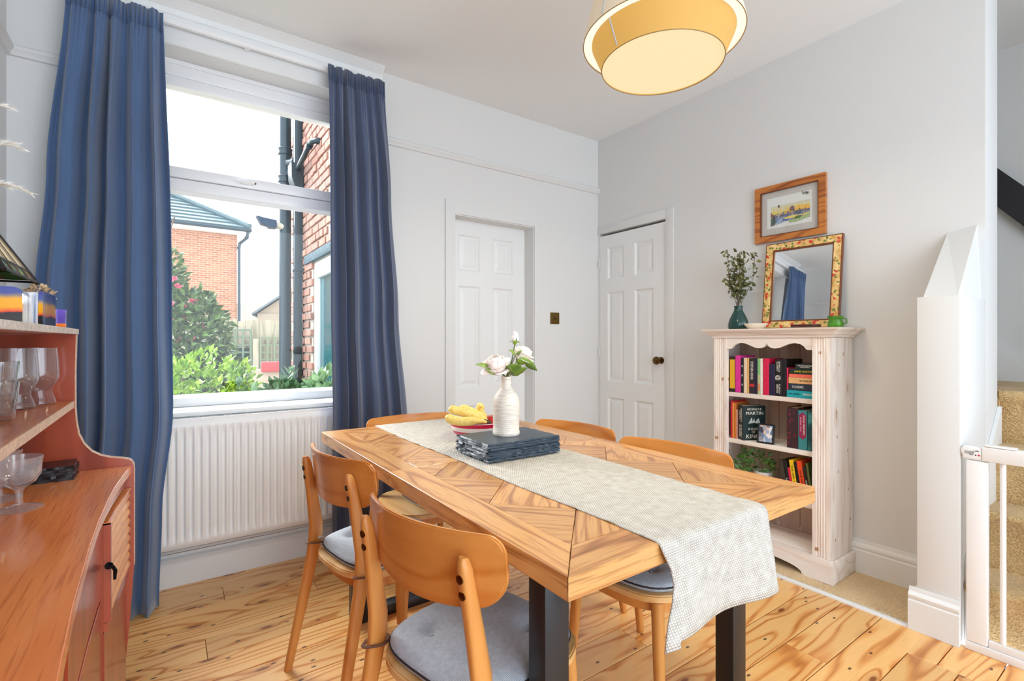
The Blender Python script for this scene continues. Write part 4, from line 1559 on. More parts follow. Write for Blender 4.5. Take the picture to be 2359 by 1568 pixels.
k = NT('cream_thrown_stoneware')
zc = k.n('SeparateXYZ', Vector=k.coord('Object', False)).outputs[2]
wv = k.math('SINE', k.math('MULTIPLY', zc, 900.0))
nz = k.n('TexNoise', Vector=k.vscale(k.coord('Object', False), (30, 30, 160)), Scale=1.0, Detail=3.0).outputs[0]
k.put(k.b.inputs['Base Color'], k.mix(k.rng(nz, 0.3, 0.55, 0, 1), lin((206, 197, 182)), lin((226, 219, 207))))
k.b.inputs['Roughness'].default_value = 0.5
k.bump(k.math('ADD', k.math('MULTIPLY', wv, 0.25), k.math('MULTIPLY', nz, 0.5)), 0.35, 0.0015)
M_STONEW = k.m
VX, VY = 0.972, 1.421
o_prof = [(0, 0), (0.046, 0), (0.0475, 0.004), (0.0475, 0.012), (0.0455, 0.014), (0.0462, 0.05), (0.0468, 0.10), (0.0455, 0.118), (0.041, 0.133), (0.033, 0.147), (0.024, 0.157), (0.0195, 0.166), (0.0185, 0.18), (0.0185, 0.195), (0.0195, 0.202), (0.0165, 0.202), (0.0155, 0.17), (0.02, 0.15), (0.04, 0.11), (0.04, 0.02), (0, 0.02)]
bm = new_bm(); lathe(bm, o_prof, 40, fn=lambda r, z, a: r * (1 + 0.006 * math.sin(2 * a + 30 * z)))
o = obj('bottle_vase', bm, M_STONEW, None, (VX, VY, ZS), ang=60)
tag(o, 'cream stoneware bottle vase standing on the slate stack', 'vase')

M_PETAL = plain('blush_petal', (250, 238, 232), 0.6, noise=(14, 0.05), Subsurface_Weight=0.1)
M_ROSELEAF = leafmat('rose_leaf', (58, 84, 34), (136, 164, 56))


def petal(bm, a0, rp, top, half, flare, z0):
    """a patch of a cup: latitude from the bottom up to `top` degrees, its lip turned out by `flare`"""
    def fn(u, v):
        la = math.radians(-85 + (top + 85) * v)
        w = (min(1.0, v * 2.2) ** 0.5) * (1 - 0.55 * max(0, v - 0.7) / 0.3) ** 0.5
        a = a0 + (u - 0.5) * 2 * half * w
        e = max(0.0, v - 0.72) / 0.28
        r = rp * math.cos(la) * (1 + 0.05 * math.cos((u - 0.5) * 6)) + flare * rp * e * e
        z = rp * 0.95 * math.sin(la) + z0 - 0.35 * flare * rp * e * e
        return Vector((r * math.cos(a), r * math.sin(a), z))
    surf(bm, 8, 8, fn)


def rose(label, c, size, tilt, spec, base, seed, leaves_at=()):
    rnd = random.Random(seed)
    t = thing('rose', label, 'flower', c, 0, 'roses in the bottle vase')
    Rm = Matrix.Rotation(tilt[1], 4, 'Y') @ Matrix.Rotation(tilt[0], 4, 'X')
    for (n, rp, top, half, flare, z0) in spec:
        ph = rnd.uniform(0, 6.28)
        for i in range(n):
            bm = new_bm()
            petal(bm, ph + 2 * PI * i / n + rnd.uniform(-.2, .2), rp * size * rnd.uniform(.95, 1.05), top + rnd.uniform(-6, 6), half, flare, z0 * size)
            for v in bm.verts:
                v.co = Rm @ v.co
            o = obj('petal', bm, M_PETAL, t, ang=80)
            solidify(o, 0.0006)
    bm = new_bm()
    lathe(bm, [(0, -0.02 * size / .03), (0.006, -0.4 * size), (0.010, -0.2 * size), (0.008, 0)], 10, M=Rm)
    for i in range(5):
        a = 2 * PI * i / 5
        tube(bm, [Rm @ Vector((0.006 * math.cos(a), 0.006 * math.sin(a), -0.25 * size)), Rm @ Vector((0.4 * size * math.cos(a), 0.4 * size * math.sin(a), -0.15 * size)), Rm @ Vector((0.75 * size * math.cos(a), 0.75 * size * math.sin(a), -0.32 * size))], [0.004, 0.0035, 0.0006], 5, flat=.3)
    obj('sepals', bm, M_ROSELEAF, t)
    b = Vector(base) - Vector(c)
    s0 = Rm @ Vector((0, 0, -0.35 * size))
    bm = new_bm(); tube(bm, [s0, s0.lerp(b, 0.4) + Vector((0.004, 0, -0.006)), b, b + Vector((0, 0, -0.06))], 0.0021, 6)
    obj('stem', bm, M_STEM, t)
    for (p, d, L, w) in leaves_at:
        p, d = Vector(p) - Vector(c), Vector(d).normalized()
        s = d.cross(Vector((0, 0, 1))).normalized()
        nn = s.cross(d)
        s, nn = s * 0.55 + nn * 0.835, nn * 0.55 - s * 0.835
        bm = new_bm()

        def lf(u, v):
            ww = w * math.sin(PI * min(1, v ** 0.8)) * (1 - 0.15 * v)
            return p + d * L * v + s * ww * (u - 0.5) * 2 + nn * (0.25 * w * (2 * abs(u - 0.5)) - 0.5 * L * 0.35 * v * v)
        surf(bm, 4, 7, lf)
        o = obj('leaf', bm, M_ROSELEAF, t, ang=80)
        solidify(o, 0.0006)
        bm = new_bm(); tube(bm, [p, p.lerp(b, 0.5), b], 0.0011, 5)
        obj('leaf_stalk', bm, M_STEM, t)
    return t


FULL = [(3, .34, 62, 1.15, .0, .42), (3, .50, 56, 1.1, .05, .34), (4, .68, 48, .95, .10, .22), (5, .86, 36, .85, .22, .08), (5, 1.0, 14, .80, .36, -.02), (3, 1.06, -12, .75, .55, -.06)]
NK = (VX, VY, ZS + 0.20)
rose('full-blown blush rose leaning left from the bottle vase', (0.924, 1.412, 1.070), 0.037, (R(10), R(-22)), FULL, NK, 3,
     leaves_at=[((0.895, 1.416, 1.062), (-1, 0.1, 0.25), 0.045, 0.0101), ((0.925, 1.405, 1.040), (-0.9, 0, 0.25), 0.050, 0.0159), ((0.955, 1.39, 1.035), (-.2, -.6, 0.35), 0.056, 0.0247), ((0.962, 1.392, 1.03), (0.3, -.5, 0.5), 0.062, 0.0290)])
rose('smaller blush rose turned to the right in the bottle vase', (1.042, 1.412, 1.105), 0.031, (R(20), R(18)), FULL, NK, 8,
     leaves_at=[((0.99, 1.386, 1.075), (0.9, -.2, 0.1), 0.056, 0.0181), ((1.022, 1.38, 1.078), (0.75, -.3, -.55), 0.056, 0.0163), ((1.03, 1.40, 1.08), (0.9, 0.2, -0.2), 0.045, 0.0143), ((0.985, 1.39, 1.035), (0.5, -.4, 0.35), 0.050, 0.0163)])
rose('closed white rosebud standing highest in the bottle vase', (0.998, 1.404, 1.152), 0.032, (R(-4), R(6)), [(2, .30, 74, 1.5, .0, .62), (3, .36, 72, 1.2, .0, .40), (3, .42, 60, 1.0, .08, .15)], NK, 5,
     leaves_at=[((0.995, 1.40, 1.10), (-.7, -.2, .5), 0.034, 0.0116), ((1.0, 1.40, 1.10), (.8, 0, .35), 0.039, 0.0101)])

# bowl of fruit
k = NT('red_striped_glaze')
zz = k.n('SeparateXYZ', Vector=k.coord('Object', False)).outputs[2]
k.put(k.b.inputs['Base Color'], k.ramp(k.rng(zz, 0.0, 0.062, 0, 1), [(0, lin((232, 226, 222))), (0.22, lin((214, 66, 108))), (0.45, lin((240, 234, 230))), (0.72, lin((206, 24, 66))), (0.965, lin((240, 234, 230)))], 'CONSTANT'))
k.b.inputs['Roughness'].default_value = 0.2
BW = (1.035, 1.712, 0.7665)
bm = new_bm(); lathe(bm, [(0, 0), (0.076, 0), (0.088, 0.004), (0.101, 0.016), (0.109, 0.036), (0.115, 0.060), (0.115, 0.062), (0.112, 0.062), (0.105, 0.036), (0.096, 0.018), (0.07, 0.008), (0, 0.006)], 48)
tag(obj('fruit_bowl', bm, k.m, None, BW, ang=60), 'red and white striped bowl of fruit on the runner', 'bowl')
k = NT('banana_skin')
nz = k.n('TexNoise', Vector=k.vscale(k.coord('Object', False), (60, 60, 60)), Scale=1.5, Detail=4.0).outputs[0]
k.put(k.b.inputs['Base Color'], k.ramp(nz, [(0.27, lin((110, 76, 30))), (0.30, lin((232, 196, 88))), (0.7, lin((248, 226, 142)))]))
k.b.inputs['Roughness'].default_value = 0.45
M_BAN = k.m
bb = thing('banana_bunch', 'bunch of speckled bananas lying over the bowl rim', 'bananas', (1.03, 1.64, 0.83), 0)
BO = Vector((1.03, 1.64, 0.83))


def banana(pts, r, parent, org):
    P_ = [Vector(p) - org for p in pts]
    Q = []
    for i in range(len(P_) - 1):
        for s in (0, 0.34, 0.67):
            p0, p1, p2, p3 = P_[max(0, i - 1)], P_[i], P_[i + 1], P_[min(len(P_) - 1, i + 2)]
            Q.append(0.5 * ((2 * p1) + (-p0 + p2) * s + (2 * p0 - 5 * p1 + 4 * p2 - p3) * s * s + (-p0 + 3 * p1 - 3 * p2 + p3) * s ** 3))
    Q.append(P_[-1])
    n = len(Q)
    rs_ = []
    for i in range(n):
        s = i / (n - 1)
        rs_.append(r * (0.25 if i == 0 else min(1.0, 0.62 + s * 3.0) * (1 if s < 0.68 else max(0.34, 1 - (s - 0.68) / 0.32 * 0.75))))
    bm = new_bm(); tube(bm, Q, rs_, 8)
    return obj('banana', bm, M_BAN, parent, ang=60)


banana([(0.904, 1.722, 0.884), (0.929, 1.706, 0.876), (0.96, 1.684, 0.866), (0.99, 1.663, 0.853), (1.007, 1.651, 0.842), (1.026, 1.638, 0.829)], 0.0175, bb, BO)
banana([(0.872, 1.684, 0.862), (0.892, 1.671, 0.848), (0.918, 1.652, 0.8415), (0.945, 1.634, 0.842), (0.972, 1.622, 0.843), (1.02, 1.63, 0.832)], 0.0175, bb, BO)
banana([(0.969, 1.752, 0.880), (0.993, 1.735, 0.872), (1.016, 1.712, 0.858), (1.035, 1.685, 0.842), (1.04, 1.645, 0.829)], 0.016, bb, BO)
bm = new_bm(); tube(bm, [Vector(p) - BO for p in ((1.015, 1.642, 0.835), (1.03, 1.637, 0.829), (1.045, 1.632, 0.825))], [0.009, 0.011, 0.006], 7)
obj('crown', bm, plain('brown_banana_stalk', (74, 52, 30), 0.7), bb)
b4 = thing('banana', 'single banana standing upright at the back of the fruit bowl', 'banana', (1.06, 1.71, 0.83))
banana([(1.050, 1.705, 0.893), (1.043, 1.711, 0.880), (1.045, 1.714, 0.863), (1.055, 1.712, 0.845), (1.062, 1.706, 0.828), (1.064, 1.70, 0.806)], 0.0165, b4, Vector((1.06, 1.71, 0.83)))
M_APPLE = plain('red_apple_skin', (196, 44, 40), 0.3, noise=(30, 0.3))


def apple(label, c, r, mat):
    t = thing('apple', label, 'fruit', c)
    bm = new_bm(); lathe(bm, [(0, -r * .80), (r * .35, -r * .9), (r * .75, -r * .62), (r, 0), (r * .93, r * .42), (r * .6, r * .82), (r * .28, r * .88), (0, r * .70)], 20)
    obj('flesh', bm, mat, t, ang=80)
    bm = new_bm(); tube(bm, [(0, 0, r * .7), (0.002, 0, r), (0.005, 0, r * 1.2)], 0.0013, 6)
    obj('stalk', bm, M_BARK, t)


apple('red apple at the right of the fruit bowl beside the vase', (1.085, 1.68, 0.815), 0.034, M_APPLE)
apple('darker red apple behind the bananas in the fruit bowl', (1.062, 1.752, 0.814), 0.034, plain('wine_apple_skin', (150, 40, 40), 0.3, noise=(25, .3)))
apple('blotched plum-red fruit under the banana stalks', (1.00, 1.69, 0.803), 0.027, plain('plum_skin', (120, 44, 40), 0.4, noise=(40, .4)))

# ------------------------------------------------------------------ bookcase
BXF, BXB, BY0, BY1 = 2.545, 2.795, 1.032, 1.632
bc = thing('bookcase', 'limed pine bookcase with fluted pilasters and a moulded cornice', 'bookcase', (BXF, (BY0 + BY1) / 2, 0.012))
BO = Vector((BXF, (BY0 + BY1) / 2, 0.012))
TB = Matrix.Translation(-BO)
for s, (a, b) in ((0, (BY0, BY0 + 0.022)), (1, (BY1 - 0.022, BY1))):
    bm = new_bm(); box(bm, BXF + 0.024, BXB, a, b, 0.02, 1.163, 0.002, M=TB)
    o = obj('side_panel', bm, M_LIMED, bc)
nbk = 5
for i in range(nbk):
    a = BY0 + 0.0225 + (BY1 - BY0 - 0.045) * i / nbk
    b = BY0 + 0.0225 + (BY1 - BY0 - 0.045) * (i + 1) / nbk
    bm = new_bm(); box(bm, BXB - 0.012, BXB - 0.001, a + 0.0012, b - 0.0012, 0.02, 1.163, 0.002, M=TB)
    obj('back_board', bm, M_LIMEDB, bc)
for z in (0.864, 0.607, 0.352, 0.125):
    bm = new_bm(); box(bm, BXF + 0.026, BXB - 0.0125, BY0 + 0.0225, BY1 - 0.0225, z - 0.024, z, 0.003, M=TB)
    obj('shelf', bm, M_LIMEDH, bc)


def pilaster(a, b, inner):
    bm = new_bm()
    n = 40
    f0, f1 = a + (b - a) * 0.22, b - (b - a) * 0.22
    pr = [(BXF + 0.0235, a), (BXF, a)]
    for i in range(n + 1):
        s = i / n
        y = f0 + (f1 - f0) * s
        pr.append((BXF + 0.0055 * abs(math.sin(4 * PI * s)) ** 0.7, y))
    pr += [(BXF, b), (BXF + 0.0235, b)]
    prism(bm, pr, 'z', 0.118, 1.163, M=TB)
    return obj('pilaster', bm, M_LIMED, bc, ang=25)


pilaster(BY0, 1.112, 1)
pilaster(1.556, BY1, 0)
# scalloped apron
pr = [(1.112, 1.163), (1.112, 1.104), (1.135, 1.104)]
half = [(1.142, 1.108), (1.152, 1.122), (1.17, 1.133), (1.195, 1.137), (1.22, 1.134), (1.245, 1.124), (1.27, 1.113), (1.295, 1.109), (1.315, 1.114), (1.328, 1.124), (1.334, 1.137)]
pr += half + [(2.668 - y, z) for y, z in half[::-1]] + [(1.533, 1.104), (1.556, 1.104), (1.556, 1.163)]
bm = new_bm(); prism(bm, pr, 'x', BXF + 0.004, BXF + 0.0225, M=TB)
obj('apron', bm, M_LIMEDH, bc)
# cornice: mitred moulding on three sides
prof = [(0.0, 1.1635), (0.006, 1.165), (0.010, 1.175), (0.022, 1.183), (0.026, 1.190), (0.040, 1.198), (0.046, 1.203), (0.050, 1.212)]
bm = new_bm()
rings = []
for d, z in prof:
    rings.append([bm.verts.new(Vector(p) - BO) for p in ((BXB, BY0 - d, z), (BXF - d, BY0 - d, z), (BXF - d, BY1 + d, z), (BXB, BY1 + d, z))])
for A, Bv in zip(rings, rings[1:]):
    for q in range(3):
        bm.faces.new((A[q], A[q + 1], Bv[q + 1], Bv[q]))
bm.faces.new(rings[-1]); bm.faces.new(rings[0][::-1])
bm.faces.new([r_[0] for r_ in rings][::-1] + []) if False else None
bmesh.ops.recalc_face_normals(bm, faces=bm.faces)
obj('cornice', bm, M_LIMEDH, bc, ang=12)
# plinth with an arched cut-out
pr = [(BY0 - 0.016, 0.012), (BY0 - 0.016, 0.098), (BY0 - 0.010, 0.110), (BY0 - 0.002, 0.117), (BY1 + 0.002, 0.117), (BY1 + 0.010, 0.110), (BY1 + 0.016, 0.098), (BY1 + 0.016, 0.012), (BY1 - 0.10, 0.012)]
for i in range(15):
    a = PI * i / 14
    pr.append((BY1 - 0.12 - (BY1 - BY0 - 0.24) * (1 - math.cos(a)) / 2, 0.016 + 0.040 * math.sin(a) ** 0.8))
pr += [(BY0 + 0.10, 0.012)]
bm = new_bm(); prism(bm, pr, 'x', BXF - 0.016, BXF + 0.022, M=TB)
obj('plinth', bm, M_LIMEDH, bc)
for s in (0, 1):
    bm = new_bm()
    y0, y1 = (BY0 - 0.016, BY0 + 0.0) if s == 0 else (BY1, BY1 + 0.016)
    box(bm, BXF + 0.0225, BXB, y0, y1, 0.012, 0.112, 0.004, M=TB)
    obj('plinth_return', bm, M_LIMEDH, bc)


# ------------------------------------------------------------------ books
rk = random.Random(6)


def book(label, y0, y1, z0, h, depth, col, xf=2.575, flat=False, tilt=0.0, group='books in the bookcase', texts=(), bands=()):
    """upright: thickness along y, height z.  flat: lies down, width along y, thickness h."""
    yc = (y0 + y1) / 2
    t = thing('book', label, 'book', (xf, yc, z0 + 0.0005), 0, group)
    w = y1 - y0
    if not flat:
        w -= 0.0012
    M = Matrix.Rotation(tilt, 4, 'X')
    m = plain('cover_' + label[:28].replace(' ', '_'), col, 0.45, noise=(30, 0.08))
    bm = new_bm()
    c = 0.0022
    if not flat:
        box(bm, 0, c * 1.6, -w / 2, w / 2, 0, h, 0.0009, 1, M=M)
        box(bm, c * 1.6, depth, -w / 2, -w / 2 + min(c, w * .3), 0, h, M=M)
        box(bm, c * 1.6, depth, w / 2 - min(c, w * .3), w / 2, 0, h, M=M)
        pg = (c * 1.6, depth - 0.004, -w / 2 + min(c, w * .3), w / 2 - min(c, w * .3), 0.003, h - 0.004)
    else:
        box(bm, 0, c * 1.6, -w / 2, w / 2, 0, h - 0.0006, 0.0009, 1, M=M)
        box(bm, c * 1.6, depth, -w / 2, w / 2, 0, c, M=M)
        box(bm, c * 1.6, depth, -w / 2, w / 2, h - 0.0006 - c, h - 0.0006, M=M)
        pg = (c * 1.6, depth - 0.004, -w / 2 + .004, w / 2 - .004, c, h - .0006 - c)
    obj('cover', bm, m, t)
    bm = new_bm(); box(bm, *pg, M=M)
    obj('pages', bm, M_PAGES, t)
    for (b0, b1, bc_) in bands:
        bm = new_bm()
        if flat:
            box(bm, -0.0004, 0.0002, -w / 2 + w * b0, -w / 2 + w * b1, 0.002, h - .0026, M=M)
        else:
            box(bm, -0.0004, 0.0002, -w / 2 + .0006, w / 2 - .0006, h * b0, h * b1, M=M)
        obj('spine_band', bm, plain('band', bc_, 0.5), t)
    for (body, pos, size, mat, width) in texts:
        if flat:
            L = M @ facing_left((-0.0008, -w / 2 + w * (1 - pos), h / 2))
        else:
            L = M @ facing_left((-0.0008, 0, h * pos), True)
        lettering(body, size, mat, t, L, width)
    return t


S1, S2, S3 = 0.864, 0.607, 0.352
INK_R = plain('red_ink', (206, 40, 50), 0.6)
INK_Y = plain('yellow_ink', (240, 214, 60), 0.6)
INK_P = plain('pink_ink', (240, 180, 200), 0.6)
INK_K = plain('black_ink', (20, 18, 20), 0.6)
g1 = 'books on the top shelf'
book('black book with a broad yellow spine panel, leftmost on the top shelf', 1.5225, 1.5545, S1, 0.196, 0.15, (34, 26, 20), group=g1, bands=[(0.1, 0.92, (214, 168, 34))], texts=[('BLACK', .55, 0.0, INK_K, None)] if False else ())
book('tall magenta hardback on the top shelf', 1.4905, 1.5215, S1, 0.203, 0.15, (216, 52, 150), group=g1)
book('thin black paperback next to the magenta hardback', 1.4735, 1.4895, S1, 0.190, 0.13, (30, 28, 32), group=g1, texts=[('I I I', .5, .006, M_WHITEINK, .11)])
book('cream paperback on the top shelf', 1.4530, 1.4725, S1, 0.191, 0.13, (226, 206, 176), group=g1)
book('thin sandy yellow paperback beside the cream one', 1.4430, 1.4525, S1, 0.190, 0.13, (226, 176, 96), group=g1)
book('black paperback with a white author name running down the spine', 1.4125, 1.4420, S1, 0.189, 0.13, (44, 38, 42), group=g1, texts=[('STEPHEN KING', .66, .019, M_WHITEINK, .096)], bands=[(.20, .28, (190, 40, 48))])
book('thin midnight purple paperback on the top shelf', 1.3965, 1.4120, S1, 0.189, 0.13, (38, 28, 58), group=g1)
book('pale green and cream patterned paperback on the top shelf', 1.3825, 1.3960, S1, 0.190, 0.13, (186, 196, 140), group=g1, bands=[(.55, .98, (120, 186, 120)), (.1, .3, (210, 130, 90))])
book('thin white paperback right of the green patterned one', 1.3685, 1.3820, S1, 0.190, 0.13, (226, 226, 214), group=g1)
book('crimson hardback on the top shelf', 1.3355, 1.3665, S1, 0.191, 0.15, (212, 28, 74), group=g1, texts=[('- - - -', .5, .008, INK_K, .12)])
book('short navy hardback on the top shelf', 1.3045, 1.3350, S1, 0.164, 0.13, (34, 28, 60), group=g1)
book('black hardback with white lettering and a white emblem', 1.2705, 1.3040, S1, 0.189, 0.15, (22, 20, 22), group=g1, texts=[('ISABELLA\nFLORRY', .80, .011, M_WHITEINK, .055), ('FORTH\nBEING', .20, .011, M_WHITEINK, .048), ('@', .5, .03, M_WHITEINK, .026)])
book('plain black hardback half behind the lying books', 1.2470, 1.2700, S1, 0.190, 0.17, (20, 17, 22), group=g1)
gs = 'books lying in a pile on the top shelf'
zz = S1
for lb, y0, h, col, tx in (
        ('turquoise paperback at the bottom of the lying pile', 1.2465, 0.036, (26, 160, 172), [('HALF SLEEPING', .27, .011, INK_K, .052), ('BESTSELLER', .76, .013, M_WHITEINK, .048)]),
        ('slate blue paperback second from the bottom of the lying pile', 1.2385, 0.034, (38, 52, 66), [("TOLKIEN'S", .36, .016, M_WHITEINK, .055)]),
        ('tan paperback in the middle of the lying pile', 1.2380, 0.031, (224, 176, 118), [('The Poetic Edda', .68, .013, INK_K, .07)]),
        ('thin coral paperback in the lying pile', 1.2360, 0.017, (236, 110, 90), []),
        ('dark green paperback with yellow lettering in the lying pile', 1.2340, 0.026, (28, 44, 34), [('JANE AUSTEN', .58, .011, INK_Y, .09)]),
        ('black-green paperback on top of the lying pile', 1.2060, 0.025, (26, 42, 40), [('THE PHILOSOPHERS\nPHILOSOPHY', .5, .008, M_WHITEINK, .07)])):
    book(lb, 1.1135, y0, zz, h, 0.14, col, flat=True, group=gs, texts=tx, xf=2.578)
    zz += h
book('thin crimson book standing on edge against the lying pile', 1.2392, 1.2458, S1 + 0.036, 0.112, 0.13, (206, 30, 80), group=g1)
g2 = 'books on the middle shelf'
book('thin red paperback, leftmost on the middle shelf', 1.5455, 1.5550, S2, 0.205, 0.14, (206, 40, 60), group=g2, xf=2.585)
book('orange paperback on the middle shelf', 1.5340, 1.5450, S2, 0.196, 0.14, (232, 146, 60), group=g2, xf=2.585)
book('brownish orange paperback on the middle shelf', 1.5225, 1.5335, S2, 0.192, 0.14, (206, 122, 52), group=g2, xf=2.585)
book('thin salmon pink booklet on the middle shelf', 1.5150, 1.5220, S2, 0.160, 0.13, (232, 170, 150), group=g2, xf=2.585)
# the big dark green novel stands turned so that its cover shows
t = thing('book', 'dark green novel turned to show its front cover and white title', 'book', (2.588, 1.511, S2 + 0.0005), R(-30), g2)
M_DG = plain('dark_green_jacket', (20, 42, 40), 0.35, noise=(20, 0.2))
bm = new_bm()
box(bm, 0, 0.004, -0.046, 0, 0, 0.188, 0.001, 1); box(bm, 0.004, 0.128, -0.046, -0.0435, 0, 0.188); box(bm, 0.004, 0.128, -0.0025, 0, 0, 0.188)
obj('cover', bm, M_DG, t)
bm = new_bm(); box(bm, 0.004, 0.125, -0.0435, -0.0025, 0.003, 0.185)
obj('pages', bm, M_PAGES, t)
lettering('GEORGE R.R.\nMARTIN', .015, M_WHITEINK, t, facing_left((-0.0006, -0.023, 0.135), True), .075)
lettering('A CLASH\nof KINGS', .015, M_WHITEINK, t, facing_left((-0.0006, -0.023, 0.05), True), .065)
FC = lambda x, z: frame((1, 0, 0), (0, 0, 1), (x, -0.0466, z))
lettering('GEORGE R.R.', .016, M_WHITEINK, t, FC(0.066, 0.168), .085)
lettering('MARTIN', .025, M_WHITEINK, t, FC(0.066, 0.146), .098)
lettering('A CLASH\nOF', .018, M_WHITEINK, t, FC(0.060, 0.052), .06)
lettering('KINGS', .030, M_WHITEINK, t, FC(0.064, 0.020), .09)
bm = new_bm(); prism(bm, [(0.03, 0.09), (0.05, 0.125), (0.056, 0.10), (0.063, 0.122), (0.068, 0.10), (0.09, 0.12), (0.1, 0.085), (0.066, 0.095)], 'y', -0.0466, -0.0463)
obj('cover_emblem', bm, plain('silver_ink', (170, 180, 176), 0.5), t)

t = thing('photo_frame', 'small black photo frame leaning on the dark green novel', 'photo frame', (2.575, 1.357, S2 + 0.0022), R(8), None)
Mx = Matrix.Rotation(R(10), 4, 'Y')
bm = new_bm()
for a, b, c, d in ((-0.042, -0.034, 0, 0.103), (0.034, 0.042, 0, 0.103), (-0.034, 0.034, 0, 0.008), (-0.034, 0.034, 0.095, 0.103)):
    box(bm, 0, 0.012, a, b, c, d, 0.0015, 1, M=Mx)
box(bm, 0.006, 0.011, -0.034, 0.034, 0.008, 0.095, M=Mx)
obj('frame', bm, M_BLACK, t)
k = NT('snapshot')
vz = k.n('TexVoronoi', Vector=k.vscale(k.coord('Object', False), (1, 60, 38)), Scale=1.0)
k.put(k.b.inputs['Base Color'], k.ramp(k.n('SeparateXYZ', Vector=vz.outputs['Color']).outputs[0], [(0.0, lin((44, 52, 74))), (0.3, lin((140, 170, 206))), (0.5, lin((226, 190, 160))), (0.7, lin((232, 232, 236))), (0.9, lin((60, 66, 84)))]))
bm = new_bm(); box(bm, 0.0045, 0.0058, -0.034, 0.034, 0.008, 0.095, M=Mx)
obj('photograph', bm, k.m, t)
k = NT('maroon_floral')
nz = k.n('TexVoronoi', Vector=k.coord('Object', False), Scale=55.0).outputs['Distance']
k.put(k.b.inputs['Base Color'], k.mix(k.rng(nz, 0.18, 0.34, 1, 0), lin((58, 34, 42)), lin((150, 34, 48))))
b = book('thick dark maroon book with red flowers on the middle shelf', 1.1960, 1.2500, S2, 0.203, 0.15, (58, 34, 42), xf=2.585, group=g2)
b.children[0].data.materials[0] = k.m
b = book('teal book with a magenta spine panel and white title', 1.1520, 1.1950, S2, 0.195, 0.15, (60, 140, 146), xf=2.585, group=g2)
bm = new_bm(); prism(bm, [(0.0, 0.186), (0.017, 0.172), (0.017, 0.066), (0.0, 0.050), (-0.017, 0.066), (-0.017, 0.172)], 'x', -0.0004, 0.0003)
obj('spine_panel', bm, plain('magenta_panel', (150, 34, 84), 0.5), b)
lettering('KINGS READERS', .013, M_WHITEINK, b, facing_left((-0.0008, -0.006, 0.122), True), .098)
lettering('Broken Vow', .012, INK_P, b, facing_left((-0.0008, 0.008, 0.125), True), .070)
k = NT('teal_pattern')
nz = k.n('TexWave', Vector=k.coord('Object', False), Scale=9.0, Distortion=9.0).outputs[1]
k.put(k.b.inputs['Base Color'], k.mix(nz, lin((20, 70, 78)), lin((70, 150, 150))))
b = book('dark teal patterned book, rightmost on the middle shelf', 1.1140, 1.1505, S2, 0.196, 0.15, (40, 110, 114), xf=2.585, group=g2)
b.children[0].data.materials[0] = k.m
g3 = 'books on the third shelf'
tl = R(-9)
yy = 1.2655
for lb, w, h, col, tx in (
        ('mottled black and grey paperback, leftmost of the leaning books', 0.020, 0.180, (60, 54, 44), []),
        ('black paperback with white lettering among the leaning books', 0.018, 0.186, (24, 22, 24), [('LARSSON', .3, .012, M_WHITEINK, .08)]),
        ('thin red paperback among the leaning books', 0.012, 0.150, (214, 30, 70), []),
        ('yellow paperback among the leaning books', 0.021, 0.192, (240, 200, 30), [('THE GIRL WHO', .55, .010, INK_K, .12)]),
        ('black paperback between the yellow and orange books', 0.014, 0.185, (26, 22, 22), []),
        ('bright orange paperback among the leaning books', 0.024, 0.194, (240, 80, 34), [('THE GIRL', .55, .011, INK_K, .09)]),
        ('brown-black paperback right of the orange book', 0.016, 0.170, (44, 36, 36), [('READER', .4, .009, M_WHITEINK, .07)]),
        ('green and yellow paperback, second from the right on the third shelf', 0.012, 0.190, (96, 110, 60), [])):
    book(lb, yy - w, yy, S3 + (0.0032 if tl else 0), h, 0.13, col, xf=2.59, tilt=tl, group=g3, texts=tx)
    yy -= w + 0.0008
book('dark teal paperback with white letters, rightmost on the third shelf', 1.1145, 1.1265, S3, 0.188, 0.13, (30, 70, 76), xf=2.59, group=g3, texts=[('LOST SIN', .35, .010, M_WHITEINK, .08)])

# potted trailing plant on the third shelf
t = thing('potted_plant', 'trailing green plant in a white pot on the third shelf', 'plant', (2.65, 1.405, S3))
bm = new_bm(); lathe(bm, [(0, 0), (0.034, 0), (0.038, 0.01), (0.046, 0.085), (0.048, 0.092), (0.043, 0.092), (0.04, 0.07), (0, 0.07)], 24)
obj('pot', bm, plain('white_blue_glaze', (232, 234, 238), 0.3, noise=(22, 0.25)), t)
rnd = random.Random(2)
obj('foliage', cluster(170, multi([((-0.02, 0.03, 0.14), (0.06, 0.09, 0.06), 3), ((-0.05, 0.09, 0.10), (0.04, 0.05, 0.06), 1), ((-.03, -.055, 0.13), (.03, .03, .03), .4)]), 0.034, rnd, ratio=.6), leafmat('ivy_leaf', (40, 72, 36), (96, 140, 60)), t, kind='stuff')
bm = new_bm()
for a in ((0.03, 0.06), (-.02, -.05), (-.05, 0.09), (0, 0.03)):
    tube(bm, [(0, 0, 0.07), (a[0] * .4, a[1] * .4, 0.14), (a[0], a[1], 0.15)], 0.0016, 5)
obj('stems', bm, M_STEM, t)

